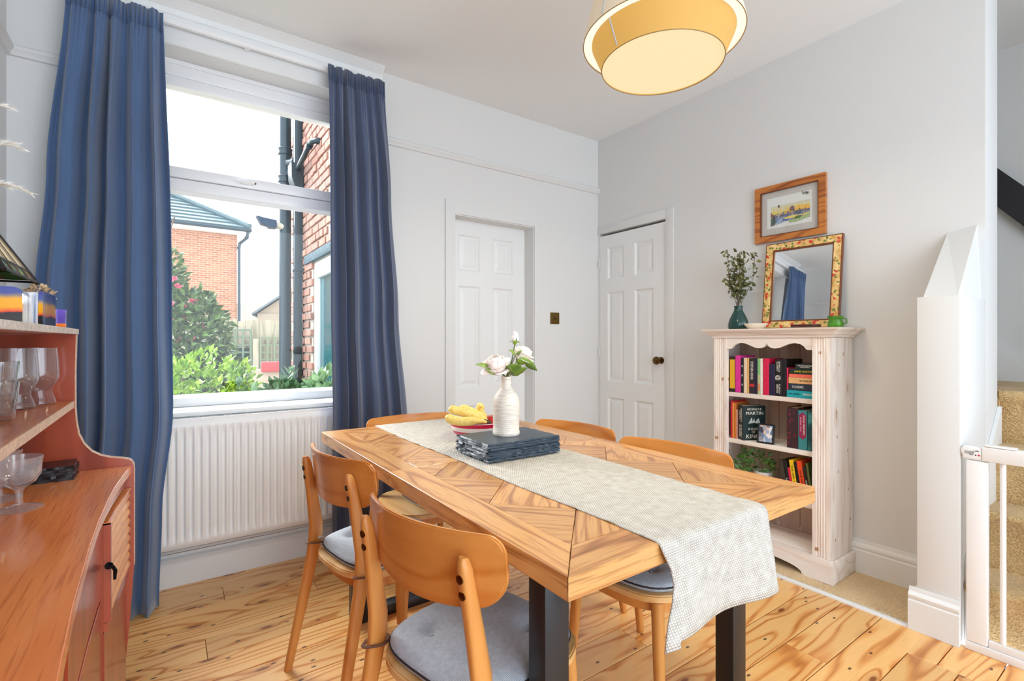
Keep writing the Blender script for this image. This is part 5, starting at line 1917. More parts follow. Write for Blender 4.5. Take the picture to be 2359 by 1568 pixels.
# ------------------------------------------------------------------ on top of the bookcase
ZT = 1.2125
t = thing('ribbed_vase', 'dark green ribbed glass vase at the left end of the bookcase top', 'vase', (2.66, 1.553, ZT))
bm = new_bm(); lathe(bm, [(0, 0), (0.046, 0), (0.053, 0.006), (0.054, 0.025), (0.047, 0.055), (0.034, 0.085), (0.024, 0.105), (0.0215, 0.118), (0.023, 0.134), (0.020, 0.134), (0.018, 0.115), (0.03, 0.08), (0.045, 0.03), (0, 0.02)], 48, fn=lambda r, z, a: r * (1 + (0.03 if 0.01 < z < 0.1 else 0.0) * math.cos(12 * a + 25 * z)))
k = NT('dark_green_glass')
obj('vessel', bm, k.set(Base_Color=lin((34, 78, 74)), Roughness=0.12, Transmission_Weight=0.35), t, ang=80)
t = thing('leafy_stems', 'dark leafy sprigs standing in the green ribbed vase', 'foliage', (2.66, 1.553, ZT + 0.13))
rnd = random.Random(12)
bm = new_bm()
tips = []
for i in range(11):
    dx, dy, hh = rnd.uniform(-.05, .05), rnd.uniform(-.085, .085), rnd.uniform(0.19, 0.33)
    pts = [(rnd.uniform(-.008, .008), rnd.uniform(-.008, .008), -0.08), (dx * .2, dy * .2, 0.02), (dx * .8, dy * .9, hh * .5), (dx, dy, hh)]
    tube(bm, pts, 0.0014, 5)
    tips.append(pts)
obj('stems', bm, plain('dark_red_stem', (84, 56, 40), 0.6), t)


def along(r_):
    p = r_.choice(tips)
    s = r_.uniform(0.12, 1.0)
    a, b = (Vector(p[1]), Vector(p[2])) if s < .5 else (Vector(p[2]), Vector(p[3]))
    q = a.lerp(b, (s * 2) % 1.0)
    return q + Vector((r_.uniform(-.012, .012), r_.uniform(-.018, .018), 0)), Vector((r_.uniform(-1, 1), r_.uniform(-1, 1), r_.uniform(-.2, .8)))


obj('leaves', cluster(330, along, 0.030, rnd, ratio=.62), leafmat('dark_olive_leaf', (52, 62, 34), (112, 118, 62), .35), t, kind='stuff')

k = NT('painted_flower_frame')
p = k.coord('Object', False)
_nd = k.n('TexNoise', Vector=p, Scale=40.0, Detail=2.0).outputs['Color']
_va = k.t.nodes.new('ShaderNodeVectorMath'); _va.operation = 'MULTIPLY_ADD'
k.put(_va.inputs[0], _nd); _va.inputs[1].default_value = (0.03, 0.03, 0.03); k.put(_va.inputs[2], p)
v1 = k.n('TexVoronoi', Vector=_va.outputs[0], Scale=40.0)
v2 = k.n('TexVoronoi', Vector=_va.outputs[0], Scale=52.0)
nz = k.n('TexNoise', Vector=p, Scale=30.0, Detail=3.0).outputs[0]
base = k.ramp(nz, [(0.3, lin((196, 140, 66))), (0.65, lin((236, 206, 140)))])
c1 = k.mix(k.rng(v2.outputs['Distance'], 0.32, 0.40, 1, 0), base, lin((112, 124, 56)))
sel = k.n('SeparateXYZ', Vector=v1.outputs['Color']).outputs[0]
red = k.math('MULTIPLY', k.rng(v1.outputs['Distance'], 0.34, 0.42, 1, 0), k.math('GREATER_THAN', sel, 0.60))
k.put(k.b.inputs['Base Color'], k.mix(red, c1, lin((206, 58, 48))))
k.b.inputs['Roughness'].default_value = 0.35
M_FLORAL = k.m
M_PICF = wood('oak_picture_frame', (196, 122, 52), (170, 96, 36), (104, 56, 22), 1, rings=14, rough=0.35, pore=0.3, vary=0.03, coat=.2)
M_LIP = plain('brown_frame_edge', (112, 60, 26), 0.35)
MW, MH = 0.384, 0.475
t = thing('mirror', 'mirror in a painted floral frame leaning on the wall above the bookcase', 'mirror', (2.728, 1.255, ZT))
Mm = Matrix.Rotation(R(6.4), 4, 'Y')      # local: -x towards the room, y left, z up


def rect_frame(bm, W, H, w, x0, x1, z0=0.0, M=None, bev=0.0):
    o_ = [(-W / 2, z0), (W / 2, z0), (W / 2, z0 + H), (-W / 2, z0 + H)]
    i_ = [(-W / 2 + w, z0 + w), (W / 2 - w, z0 + w), (W / 2 - w, z0 + H - w), (-W / 2 + w, z0 + H - w)]
    V = {}
    for nm, pts in (('o', o_), ('i', i_)):
        for x in (x0, x1):
            V[nm, x] = [bm.verts.new((M or Matrix()) @ Vector((x, p[0], p[1]))) for p in pts]
    for k_ in range(4):
        j = (k_ + 1) % 4
        bm.faces.new((V['o', x0][k_], V['o', x0][j], V['i', x0][j], V['i', x0][k_]))
        bm.faces.new((V['o', x1][k_], V['i', x1][k_], V['i', x1][j], V['o', x1][j]))
        bm.faces.new((V['o', x0][k_], V['o', x1][k_], V['o', x1][j], V['o', x0][j]))
        bm.faces.new((V['i', x0][k_], V['i', x0][j], V['i', x1][j], V['i', x1][k_]))
    bmesh.ops.recalc_face_normals(bm, faces=bm.faces)


bm = new_bm(); rect_frame(bm, MW - .010, MH - .010, 0.033, -0.020, 0.0, 0.005, Mm)
obj('frame', bm, M_FLORAL, t, label='painted floral frame')
bm = new_bm(); rect_frame(bm, MW, MH, 0.005, -0.018, 0.0, 0.0, Mm)
rect_frame(bm, MW - .076, MH - .076, 0.008, -0.014, 0.0, 0.038, Mm)
obj('frame_edge', bm, M_LIP, t)
k = NT('mirror_silver')
bm = new_bm(); box(bm, -0.008, -0.004, -MW / 2 + .044, MW / 2 - .044, .044, MH - .044, M=Mm)
obj('mirror_glass', bm, k.set(Base_Color=(0.93, 0.94, 0.94, 1), Metallic=1.0, Roughness=0.01), t)
bm = new_bm(); box(bm, -0.002, 0.003, -MW / 2 + .02, MW / 2 - .02, .02, MH - .02, M=Mm)
obj('back_board', bm, M_LIP, t)

t = thing('framed_picture', 'small watercolour of a city at sunset in a wide oak frame', 'picture', (XR, 1.3375, 1.704))
PW, PH = 0.373, 0.316
bm = new_bm(); rect_frame(bm, PW, PH, 0.036, -0.022, -0.003)
obj('frame', bm, M_PICF, t)
bm = new_bm(); rect_frame(bm, PW - .066, PH - .066, 0.004, -0.024, -0.01, 0.033)
obj('frame_lip', bm, M_LIP, t)
bm = new_bm(); box(bm, -0.010, -0.004, -PW / 2 + .034, PW / 2 - .034, .034, PH - .034)
obj('mount', bm, plain('grey_mount', (206, 200, 194), 0.9), t)
bm = new_bm(); box(bm, -0.0108, -0.0101, -0.116, 0.120, 0.075, 0.245)
obj('paper', bm, plain('watercolour_paper', (236, 236, 232), 0.9), t)
# the painting: a thin sheet of painted shapes (u runs left to right as seen)
me = bpy.data.meshes.new('painting')
PV, PF, PC = [], [], []


def shape(pts, col):
    b_ = len(PV)
    lay = -0.0112 - 0.00004 * len(PF)
    for u, v in pts:
        PV.append((lay, 0.098 - u * 0.205, 0.088 + v * 0.121))
    PF.append(tuple(range(b_, b_ + len(pts)))); PC.append(col)


rp = random.Random(8)
for i in range(8):
    s = i / 8
    c_ = tuple(int(a + (b - a) * s) for a, b in zip((246, 208, 60), (214, 216, 214)))
    shape([(0.0, .42 + .06 * i), (1, .42 + .06 * i), (1, .48 + .06 * i), (0.0, .48 + .06 * i)], c_)
shape([(.35, .5), (1, .52), (1, .66), (.7, .74), (.45, .68)], (248, 190, 40))
shape([(0, .14), (1, .30), (1, .52), (.8, .50), (.6, .47), (.4, .46), (.2, .44), (0, .46)], (112, 128, 170))
for i in range(26):
    u = i / 26; h_ = rp.uniform(.03, .14)
    w_ = rp.uniform(.015, .045)
    shape([(u, .36), (u + w_, .36), (u + w_, .44 + h_), (u + w_ * .5, .45 + h_ * 1.15), (u, .44 + h_)], rp.choice([(86, 96, 140), (120, 104, 110), (70, 84, 120), (150, 120, 110)]))
shape([(.50, .55), (.62, .55), (.62, .66), (.60, .73), (.56, .77), (.52, .73), (.50, .66)], (120, 92, 96))
shape([(.555, .76), (.565, .76), (.56, .86)], (90, 70, 76))
shape([(.86, .28), (.92, .28), (.90, .50), (.892, .66), (.885, .50)], (140, 62, 52))
shape([(0, .10), (.3, .14), (.6, .12), (1, .26), (1, .40), (.75, .34), (.5, .36), (.3, .30), (0, .36)], (96, 120, 176))
shape([(.30, .28), (.55, .34), (.80, .30), (1, .36), (1, .26), (.7, .20), (.4, .22)], (238, 214, 96))
shape([(.45, .12), (.62, .18), (.85, .22), (1, .34), (1, .12), (.7, .02), (.5, .02)], (168, 186, 128))
shape([(.55, .16), (.7, .28), (.85, .26), (.72, .14)], (86, 110, 52))
shape([(0, .0), (.10, .02), (.14, .2), (.07, .52), (0, .62)], (62, 84, 78))
shape([(.02, .36), (.06, .40), (.05, .56), (0.01, .62)], (168, 60, 50))
shape([(.205, .30), (.225, .30), (.222, .80), (.208, .80)], (214, 214, 214))
shape([(.19, .80), (.24, .80), (.23, .90), (.215, .94), (.2, .90)], (50, 44, 50))
shape([(.12, .02), (.34, .10), (.30, .26), (.18, .24)], (150, 176, 206))
for i in range(9):
    u, v_ = .80 + .02 * i + rp.uniform(-.01, .01), 1.08 + .12 * rp.random() + .02 * (i % 3)
    shape([(u, v_), (u + .016, v_ + .03), (u + .022, v_ + .13), (u + .012, v_ + .12)], (66, 62, 58))
    shape([(u, v_ + .06), (u + .025, v_ + .075), (u + .024, v_ + .09), (u, v_ + .075)], (66, 62, 58))
me.from_pydata(PV, [], PF)
ca = me.color_attributes.new('paint', 'FLOAT_COLOR', 'CORNER')
li = 0
for f_, c_ in zip(PF, PC):
    for _ in f_:
        ca.data[li].color = lin(c_); li += 1
k = NT('watercolour')
at = k.n('Attribute', attribute_name='paint')
nz = k.n('TexNoise', Vector=k.coord('Object', False), Scale=70.0, Detail=4.0).outputs[0]
k.put(k.b.inputs['Base Color'], k.mix(k.rng(nz, 0.45, 0.75, 0, 0.45), at.outputs[0], lin((240, 236, 226))))
k.b.inputs['Roughness'].default_value = 0.9
obj('painting', me, k.m, t)
bm = new_bm(); box(bm, -0.0165, -0.0150, -PW / 2 + .034, PW / 2 - .034, .034, PH - .034)
obj('picture_glass', bm, M_PICGLASS, t)

bm = new_bm(); lathe(bm, [(0, 0), (0.034, 0), (0.046, 0.010), (0.060, 0.026), (0.0615, 0.029), (0.058, 0.028), (0.044, 0.013), (0.03, 0.006), (0, 0.005)], 36, fn=lambda r, z, a: r * (1 + 0.04 * math.cos(2 * a)))
tag(obj('shallow_dish', bm, plain('cream_ceramic', (238, 228, 210), 0.35), None, (2.605, 1.422, ZT), ang=60), 'shallow cream dish beside the mirror on the bookcase', 'dish')
t = thing('trinket_box', 'flat dark brown wooden box before the mirror', 'box', (2.575, 1.155, ZT))
bm = new_bm(); box(bm, -0.022, 0.022, -0.062, 0.062, 0, 0.011, 0.003)
obj('body', bm, plain('dark_walnut', (72, 36, 26), 0.35, noise=(40, .3)), t)
bm = new_bm(); box(bm, -0.023, 0.023, -0.063, 0.063, 0.0112, 0.017, 0.003)
obj('lid', bm, plain('dark_walnut_lid', (86, 44, 30), 0.3, noise=(40, .3)), t)
t = thing('candle_pot', 'small bright green glazed pot at the right end of the bookcase top', 'pot', (2.64, 1.048, ZT))
bm = new_bm(); lathe(bm, [(0, 0), (0.027, 0), (0.0325, 0.006), (0.0335, 0.022), (0.028, 0.033), (0.0285, 0.04), (0.034, 0.052), (0.0345, 0.055), (0.031, 0.054), (0.025, 0.04), (0.029, 0.024), (0.02, 0.008), (0, 0.008)], 30, fn=lambda r, z, a: r * (1 + 0.035 * math.cos(6 * a)))
obj('body', bm, plain('green_glaze', (76, 140, 34), 0.18, noise=(30, 0.4)), t, ang=70)
bm = new_bm(); tube(bm, [(0.0, -0.033, 0.044), (0, -0.046, 0.04), (0, -0.047, 0.022), (0, -0.034, 0.016)], 0.0035, 8)
obj('lug', bm, plain('green_glaze_lug', (64, 120, 34), 0.2), t)

# ------------------------------------------------------------------ sideboard with a shelf unit
SB = thing('sideboard', 'glossy teak sideboard with a bowed front and an open shelf unit', 'sideboard', (0, 0, 0))
FXT = [(0.05, -0.075), (0.40, -0.080), (0.68, -0.091), (0.86, -0.100), (1.10, -0.106), (1.24, -0.1065), (1.40, -0.104), (1.52, -0.0995), (1.62, -0.092), (1.70, -0.0845), (1.765, -0.078)]


def fx(y):
    for (a, va), (b, vb) in zip(FXT, FXT[1:]):
        if y <= b:
            return va + (vb - va) * (max(y, a) - a) / (b - a)
    return FXT[-1][1]


YS0, YS1 = 0.05, 1.745
XBK = XL + 0.024


def yrange(a, b, n):
    return [a + (b - a) * i / n for i in range(n + 1)]


bm = new_bm(); prism(bm, [(XBK, YS0)] + [(fx(y), y) for y in yrange(YS0, YS1, 40)] + [(XBK, YS1)], 'z', 0.779, 0.80)
es = [e for e in bm.edges if all(abs(v.co.z - .80) < 1e-6 for v in e.verts)]
bmesh.ops.bevel(bm, geom=es, offset=0.0015, segments=2, affect='EDGES')
obj('top', bm, M_TEAK, SB)


def curved(name, a, b, z0, z1, off, th, mat, n=24, ends=True):
    """slab following the bowed front, its face 'off' behind the edge of the top"""
    bm = new_bm()
    ys = yrange(a, b, n)
    prism(bm, [(fx(y) - off, y) for y in ys] + [(fx(y) - off - th, y) for y in ys[::-1]], 'z', z0, z1)
    es = [e for e in bm.edges if (abs(e.verts[0].co.z - e.verts[1].co.z) < 1e-6) and max(abs(v.co.x - (fx(v.co.y) - off)) for v in e.verts) < 1e-5]
    bmesh.ops.bevel(bm, geom=es, offset=0.0012, segments=1, affect='EDGES')
    return obj(name, bm, mat, SB, ang=40)


bm = new_bm(); prism(bm, [(XBK, YS0)] + [(fx(y) - 0.045, y) for y in yrange(YS0, YS1, 20)] + [(XBK, YS1)], 'z', 0.09, 0.778)
obj('carcass', bm, plain('dark_teak_inside', (96, 34, 24), 0.4), SB)
curved('front_rail', YS0, YS1, 0.748, 0.7785, 0.010, 0.03, M_TEAKD)
for a, b, z0, z1 in ((0.972, 1.428, 0.578, 0.742), (0.972, 1.428, 0.345, 0.566), (0.972, 1.428, 0.112, 0.333), (0.09, 0.50, 0.112, 0.742), (0.51, 0.925, 0.112, 0.742)):
    curved('drawer_front' if b > 1.4 else 'door', a, b, z0, z1, 0.016, 0.022, M_TEAKD)
curved('divider', 1.430, 1.436, 0.10, 0.745, 0.014, 0.028, M_TEAKD, 2)
# reeded fall-front at the far end
ya, yb, za, zb = 1.452, 1.738, 0.516, 0.732


def reed(u, v):
    y = ya + (yb - ya) * u
    z = za + (zb - za) * v
    d = 0.0065 * (1 - abs(math.sin(PI * 9 * v)) ** 0.8)
    return Vector((fx(y) - 0.0015 - d, y, z))


bm = new_bm()
surf(bm, 14, 108, reed)
obj('reeded_front', bm, M_REED, SB, ang=80)
curved('reeded_backing', 1.441, 1.742, 0.512, 0.735, 0.0095, 0.03, M_TEAKD)
curved('door_stile', 1.440, 1.4515, 0.512, 0.736, 0.0005, 0.018, M_TEAKD, 2)
curved('door_top_highlight', 1.440, 1.742, 0.7325, 0.738, 0.0005, 0.018, M_TEAK)  # strip in lighter teak paints the highlight on the door's top face
curved('lower_front', 1.440, 1.742, 0.112, 0.488, 0.012, 0.022, M_TEAKD)
curved('lower_rail', 1.440, 1.742, 0.492, 0.511, 0.006, 0.022, M_TEAKD)
curved('plinth', YS0 + .02, YS1 - .003, 0.0, 0.108, 0.045, 0.03, M_TEAKD)
bm = new_bm()
lathe(bm, [(0, 0), (0.008, 0), (0.008, 0.003), (0, 0.003)], 12, M=Matrix.Translation((fx(1.446) - 0.004, 1.4398, 0.640)) @ Matrix.Rotation(PI / 2, 4, 'X'))
tube(bm, [(fx(1.446) - .006, 1.438, 0.640), (fx(1.446) - .006, 1.426, 0.641), (fx(1.446) + 0.004, 1.424, 0.641), (fx(1.446) + 0.008, 1.424, 0.632), (fx(1.446) + 0.007, 1.424, 0.612)], [0.004, 0.004, 0.004, 0.0042, 0.003], 8)
obj('handle', bm, plain('blackened_steel', (40, 42, 46), 0.2, 1.0), SB, label='small dark bent handle')
# shaped end panel: shelf-unit side flowing into the sideboard end
PRF = [(-0.198, 1.166), (-0.200, 1.073), (-0.200, 0.972), (-0.198, 0.935), (-0.193, 0.899), (-0.182, 0.871), (-0.166, 0.849), (-0.148, 0.836), (-0.125, 0.827), (-0.100, 0.8215), (-0.088, 0.818), (-0.080, 0.812), (-0.0755, 0.802), (-0.0745, 0.788), (-0.0745, 0.519), (-0.084, 0.36), (-0.098, 0.20), (-0.112, 0.0)]
bm = new_bm(); prism(bm, [(XBK, 0.0), (XBK, 1.166)] + PRF, 'y', 1.7455, 1.765)
obj('end_panel', bm, M_TEAKD, SB)
bm = new_bm()
for (x0, z0), (x1, z1) in zip(PRF[:-4], PRF[1:-3]):
    d = Vector((x1 - x0, 0, z1 - z0)).normalized()
    n = Vector((-d.z, 0, d.x)) * 0.0016
    if n.x < 0 and n.z < 0:
        n = -n
    q = [bm.verts.new(p) for p in ((x0, 1.7455, z0), (x1, 1.7455, z1), (x1, 1.765, z1), (x0, 1.765, z0))]
    q2 = [bm.verts.new(v.co + n) for v in q]
    bm.faces.new(q2); bm.faces.new((q[0], q[1], q2[1], q2[0])); bm.faces.new((q[2], q[3], q2[3], q2[2]))
bmesh.ops.recalc_face_normals(bm, faces=bm.faces)
obj('end_edge_highlight', bm, M_TEAKE, SB)  # thin strip added to carry the painted highlight on the panel edge
bm = new_bm(); box(bm, XBK, -0.20, YS0, YS0 + .018, 0.8005, 1.166, 0.001)
obj('shelf_unit_side', bm, M_TEAKD, SB)
bm = new_bm(); box(bm, XBK - .004, XBK + 0.008, YS0 + .0185, YS1 - .0005, 0.8005, 1.1655)
obj('shelf_unit_back', bm, plain('teak_back_board', (104, 40, 30), 0.4), SB)
M_TEAKS = wood('teak_shelf', (200, 122, 66), (178, 98, 48), (128, 62, 28), 1, rings=12, rough=0.3, coat=.4, pore=.4, vary=.04, contrast=.8)
bm = new_bm(); box(bm, XBK + 0.0085, -0.2045, YS0 + .0185, YS1 - .0005, 0.971, 0.989)
obj('shelf', bm, M_TEAKS, SB)
bm = new_bm(); box(bm, -0.2044, -0.2015, YS0 + .0185, YS1 - .0005, 0.971, 0.989)
obj('shelf_edging', bm, M_TEAKE, SB)  # same painted edge-highlight tone as the end panel
bm = new_bm(); box(bm, XBK, -0.1985, YS0 - .003, 1.772, 1.1664, 1.181)
obj('shelf_unit_top', bm, M_TEAKS, SB)
bm = new_bm(); box(bm, -0.1984, -0.1945, YS0 - .003, 1.772, 1.1664, 1.181, 0.001, 1)
obj('top_edging', bm, plain('greyed_bare_edge', (196, 186, 178), 0.6, noise=(160, .35)), SB)

# ------------------------------------------------------------------ glassware and slates on the sideboard
TUL = [(0, 0), (0.031, 0), (0.0335, 0.003), (0.031, 0.014), (0.0245, 0.032), (0.026, 0.042), (0.036, 0.058), (0.0395, 0.070), (0.0385, 0.10), (0.0350, 0.142), (0.0335, 0.142), (0.037, 0.10), (0.0378, 0.071), (0.034, 0.059), (0.022, 0.041), (0.018, 0.034), (0.0, 0.030)]


def glassware(name, label, prof, loc, seg=28, fn=None, group=None, mat=None):
    bm = new_bm(); lathe(bm, prof, seg, fn=fn)
    return tag(obj(name, bm, mat or M_GLASS, None, loc, ang=50), label, 'glass', group)


gg = 'glasses on the middle shelf of the sideboard'
glassware('beer_glass', 'tulip beer glass at the front of the sideboard shelf', TUL, (-0.288, 1.615, 0.9895), group=gg)
glassware('beer_glass', 'tulip beer glass at the back right, next to the red end panel', TUL, (-0.263, 1.700, 0.9895), group=gg)
glassware('beer_glass', 'tulip beer glass at the far left, cut by the photo edge', TUL, (-0.374, 1.640, 0.9895), group=gg)
TMB = [(0, 0), (0.024, 0), (0.026, 0.002), (0.034, 0.078), (0.0325, 0.078), (0.0245, 0.012), (0, 0.011)]
flt = lambda r, z, a: r * (1 + 0.02 * math.cos(12 * a))
glassware('tumbler', 'faceted tumbler in front on the sideboard shelf', TMB, (-0.278, 1.395, 0.9895), 48, flt, gg)
glassware('tumbler', 'faceted tumbler stacked in the lower one on the shelf', TMB, (-0.278, 1.395, 1.030), 48, flt, gg)
GOB = [(0, 0), (0.037, 0), (0.0375, 0.002), (0.02, 0.007), (0.0065, 0.012), (0.0055, 0.022), (0.0065, 0.036), (0.010, 0.043), (0.024, 0.054), (0.032, 0.070), (0.0375, 0.108), (0.036, 0.108), (0.030, 0.072), (0.020, 0.056), (0, 0.049)]
cut = lambda r, z, a: r * (1 + (0.060 * math.cos(10 * a + (18 if z < .075 else -18) * z * 4) if 0.048 < z < 0.098 and r > .02 else 0))
g4 = 'cut-glass goblets on the sideboard top'
glassware('cut_glass_goblet', 'cut-glass goblet standing in front on the sideboard top', GOB, (-0.2505, 1.425, 0.8003), 60, cut, g4, M_CUT)
glassware('cut_glass_goblet', 'cut-glass goblet half hidden behind the front goblet', GOB, (-0.300, 1.530, 0.8003), 60, cut, g4, M_CUT)
glassware('striped_glass', 'small glass with dark stripes below the sideboard shelf', [(0, 0), (0.022, 0), (0.03, 0.09), (0.0285, 0.09), (0.021, 0.004), (0, 0.004)], (-0.33, 1.665, 0.8003), 24, None, None, M_GLASS)
sc = ['topmost', 'second from top', 'middle', 'second from bottom', 'bottom']
for i in range(5):
    pts = []
    for a, b in (((-.052, -.045), (.052, -.045)), ((.052, -.045), (.052, .045)), ((.052, .045), (-.052, .045)), ((-.052, .045), (-.052, -.045))):
        for k_ in range(10):
            p = Vector(a).lerp(Vector(b), k_ / 10)
            pts.append((p.x + rs.uniform(-.0015, .0015), p.y + rs.uniform(-.0015, .0015)))
    bm = new_bm(); prism(bm, pts, 'z', 0, 0.0068)
    o = obj('slate_coaster', bm, plain('black_slate', (26, 26, 30), 0.3, noise=(50, .3), bump=(140, .4, .002)) if i == 0 else M_BSL, None, (-0.243 + rs.uniform(-.002, .002), 1.6920, 0.8003 + 0.0072 * i), (0, 0, rs.uniform(-.03, .03)), ang=20)
    M_BSL = o.data.materials[0]
    tag(o, sc[4 - i] + ' black slate coaster in the pile on the sideboard', 'coaster', 'black slate coasters on the sideboard')

# ------------------------------------------------------------------ fused-glass candle holders, dried flower, lamp, pampas on the shelf-unit top
ZH = 1.1812


def sunset_mat(name, axis, z0, z1, seed):
    k = NT(name)
    p = k.coord('Object', False)
    sp = k.n('SeparateXYZ', Vector=p)
    nz = k.n('TexNoise', Vector=p, Scale=22.0, Detail=2.0).outputs[0]
    f = k.math('ADD', k.rng(sp.outputs[2], z0, z1, 0, 1), k.math('MULTIPLY', k.math('SUBTRACT', nz, 0.5), 0.22))
    k.put(k.b.inputs['Base Color'], k.ramp(f, [(0.0, lin((30, 26, 34))), (0.28, lin((36, 30, 40))), (0.31, lin((226, 70, 40))), (0.42, lin((240, 168, 20))), (0.62, lin((240, 170, 24))), (0.72, lin((128, 120, 120))), (0.78, lin((66, 80, 150))), (1.0, lin((52, 66, 150)))]))
    k.b.inputs['Roughness'].default_value = 0.08
    k.b.inputs['Coat Weight'].default_value = 0.6
    return k.m


M_SUN = sunset_mat('fused_sunset_glass', 1, 0, 0.07, 1)
k = NT('streaked_white_glass')
nz = k.n('TexNoise', Vector=k.vscale(k.coord('Object', False), (120, 120, 6)), Scale=1.0, Detail=3.0).outputs[0]
k.put(k.b.inputs['Base Color'], k.ramp(nz, [(0.3, lin((120, 140, 176))), (0.5, lin((226, 230, 236))), (0.62, lin((240, 240, 242))), (0.72, lin((200, 150, 190)))]))
k.b.inputs['Roughness'].default_value = 0.1
M_STREAK = k.m


def rounded(W, H, r, n=6):
    pts = [(-W / 2, 0), (W / 2, 0)]
    for i in range(n + 1):
        a = (PI / 2) * i / n
        pts.append((W / 2 - r + r * math.cos(a), H - r + r * math.sin(a)))
    for i in range(n + 1):
        a = PI / 2 + (PI / 2) * i / n
        pts.append((-W / 2 + r + r * math.cos(a), H - r + r * math.sin(a)))
    return pts


t = thing('candle_holder', 'wide fused-glass candle holder with a sunset picture, far left', 'candle holder', (-0.31, 1.255, ZH))
bm = new_bm(); prism(bm, rounded(0.20, 0.064, 0.012), 'y', -0.036, -0.028)
obj('front_panel', bm, M_SUN, t)
bm = new_bm(); prism(bm, rounded(0.196, 0.062, 0.012), 'y', -0.0275, 0.04)
obj('glass_body', bm, M_STREAK, t)
t = thing('candle_holder', 'square fused-glass candle holder with an orange sunset, in the middle', 'candle holder', (-0.245, 1.478, ZH))
bm = new_bm(); prism(bm, [(y, z) for y, z in rounded(0.150, 0.072, 0.010)], 'x', 0.027, 0.034)
obj('front_panel', bm, M_SUN, t)
bm = new_bm(); prism(bm, rounded(0.146, 0.070, 0.010), 'x', -0.034, 0.0265)
obj('glass_body', bm, M_STREAK, t)
t = thing('candle_holder', 'small round purple candle holder with an orange base, on the right', 'candle holder', (-0.2265, 1.622, ZH))
bm = new_bm(); lathe(bm, [(0, 0), (0.024, 0), (0.025, 0.002), (0.025, 0.010), (0, 0.010)], 28)
obj('base', bm, plain('orange_glass', (236, 124, 40), 0.1), t)
bm = new_bm(); lathe(bm, [(0, 0.0102), (0.025, 0.0102), (0.0255, 0.044), (0.0225, 0.044), (0.022, 0.02), (0, 0.02)], 28)
obj('cup', bm, plain('purple_glass', (104, 82, 190), 0.08, noise=(30, .3)), t)
t = thing('dried_flower', 'dried beige flower head behind the square candle holder', 'flower', (-0.258, 1.662, ZH))
bm = new_bm(); tube(bm, [(0, 0, 0), (0.002, 0.002, 0.04), (0.003, 0.002, 0.072)], 0.0016, 6)
obj('stem', bm, M_BARK, t)
rnd = random.Random(31)
obj('flower_head', cluster(150, blob((0.002, 0.002, 0.084), (0.024, 0.030, 0.017)), 0.012, rnd, ratio=.6), plain('dried_petal', (206, 182, 146), 0.9, noise=(60, .25)), t, kind='stuff')

LC = Vector((-0.405, 1.475, ZH))
t = thing('table_lamp', 'stained-glass table lamp with a pyramid shade, far left', 'lamp', LC, R(0))
bm = new_bm(); lathe(bm, [(0, 0), (0.055, 0), (0.058, 0.008), (0.04, 0.018), (0.014, 0.026), (0.010, 0.06), (0.012, 0.09), (0.008, 0.12), (0.006, 0.30), (0, 0.30)], 24)
obj('base', bm, M_DARKBRASS, t)
M_CREAMG = NT('cream_stained_glass').set(Base_Color=lin((230, 212, 164)), Roughness=0.25, Transmission_Weight=0.15)
M_BANDG = NT('coloured_glass_band')
vv = M_BANDG.n('TexVoronoi', Vector=M_BANDG.coord('Object', False), Scale=40.0).outputs['Color']
M_BANDG.put(M_BANDG.b.inputs['Base Color'], M_BANDG.ramp(M_BANDG.n('SeparateXYZ', Vector=vv).outputs[0], [(0, lin((60, 100, 50))), (.4, lin((130, 96, 60))), (.7, lin((180, 190, 60))), (.9, lin((110, 160, 150)))], 'CONSTANT'))
M_BANDG.b.inputs['Roughness'].default_value = 0.2
M_BANDG = M_BANDG.m
HB, HT, ZB, ZTP = 0.150, 0.042, 0.108, 0.300


def shade_pt(side, s, v):
    """side 0..3, s -1..1 across, v 0 at the rim .. 1 at the top"""
    h = HB + (HT - HB) * v
    z = ZB + (ZTP - ZB) * v
    p = [(h, s * h), (-s * h, h), (-h, -s * h), (s * h, -h)][side]
    return Vector((p[0], p[1], z))


for sd in range(4):
    for (v0, v1, parts_, mt, nm) in ((0.02, 0.12, 4, M_BANDG, 'coloured_pane'), (0.13, 0.52, 3, M_CREAMG, 'cream_pane'), (0.53, 0.98, 2, M_CREAMG, 'cream_pane')):
        for i in range(parts_):
            a, b = -0.97 + 1.94 * i / parts_ + .01, -0.97 + 1.94 * (i + 1) / parts_ - .01
            bm = new_bm(); q = [bm.verts.new(shade_pt(sd, *p)) for p in ((a, v0), (b, v0), (b, v1), (a, v1))]
            bm.faces.new(q)
            solidify(obj(nm, bm, mt, t), 0.002)
    bm = new_bm()
    for v in (0.0, 0.125, 0.525, 1.0):
        tube(bm, [shade_pt(sd, -1, v), shade_pt(sd, 1, v)], 0.0028, 6)
    for (v0, v1, parts_) in ((0.0, 0.125, 4), (0.125, 0.525, 3), (0.525, 1.0, 2)):
        for i in range(1, parts_):
            a = -0.97 + 1.94 * i / parts_
            tube(bm, [shade_pt(sd, a, v0), shade_pt(sd, a, v1)], 0.002, 5)
    tube(bm, [shade_pt(sd, 1, -0.02), shade_pt(sd, 1, 1)], 0.0045, 6)
    obj('leading', bm, M_LEAD, t)
bm = new_bm(); lathe(bm, [(0, 0.30), (0.06, 0.298), (0.05, 0.305), (0.012, 0.312), (0.008, 0.325), (0, 0.33)], 16)
obj('finial', bm, M_DARKBRASS, t)

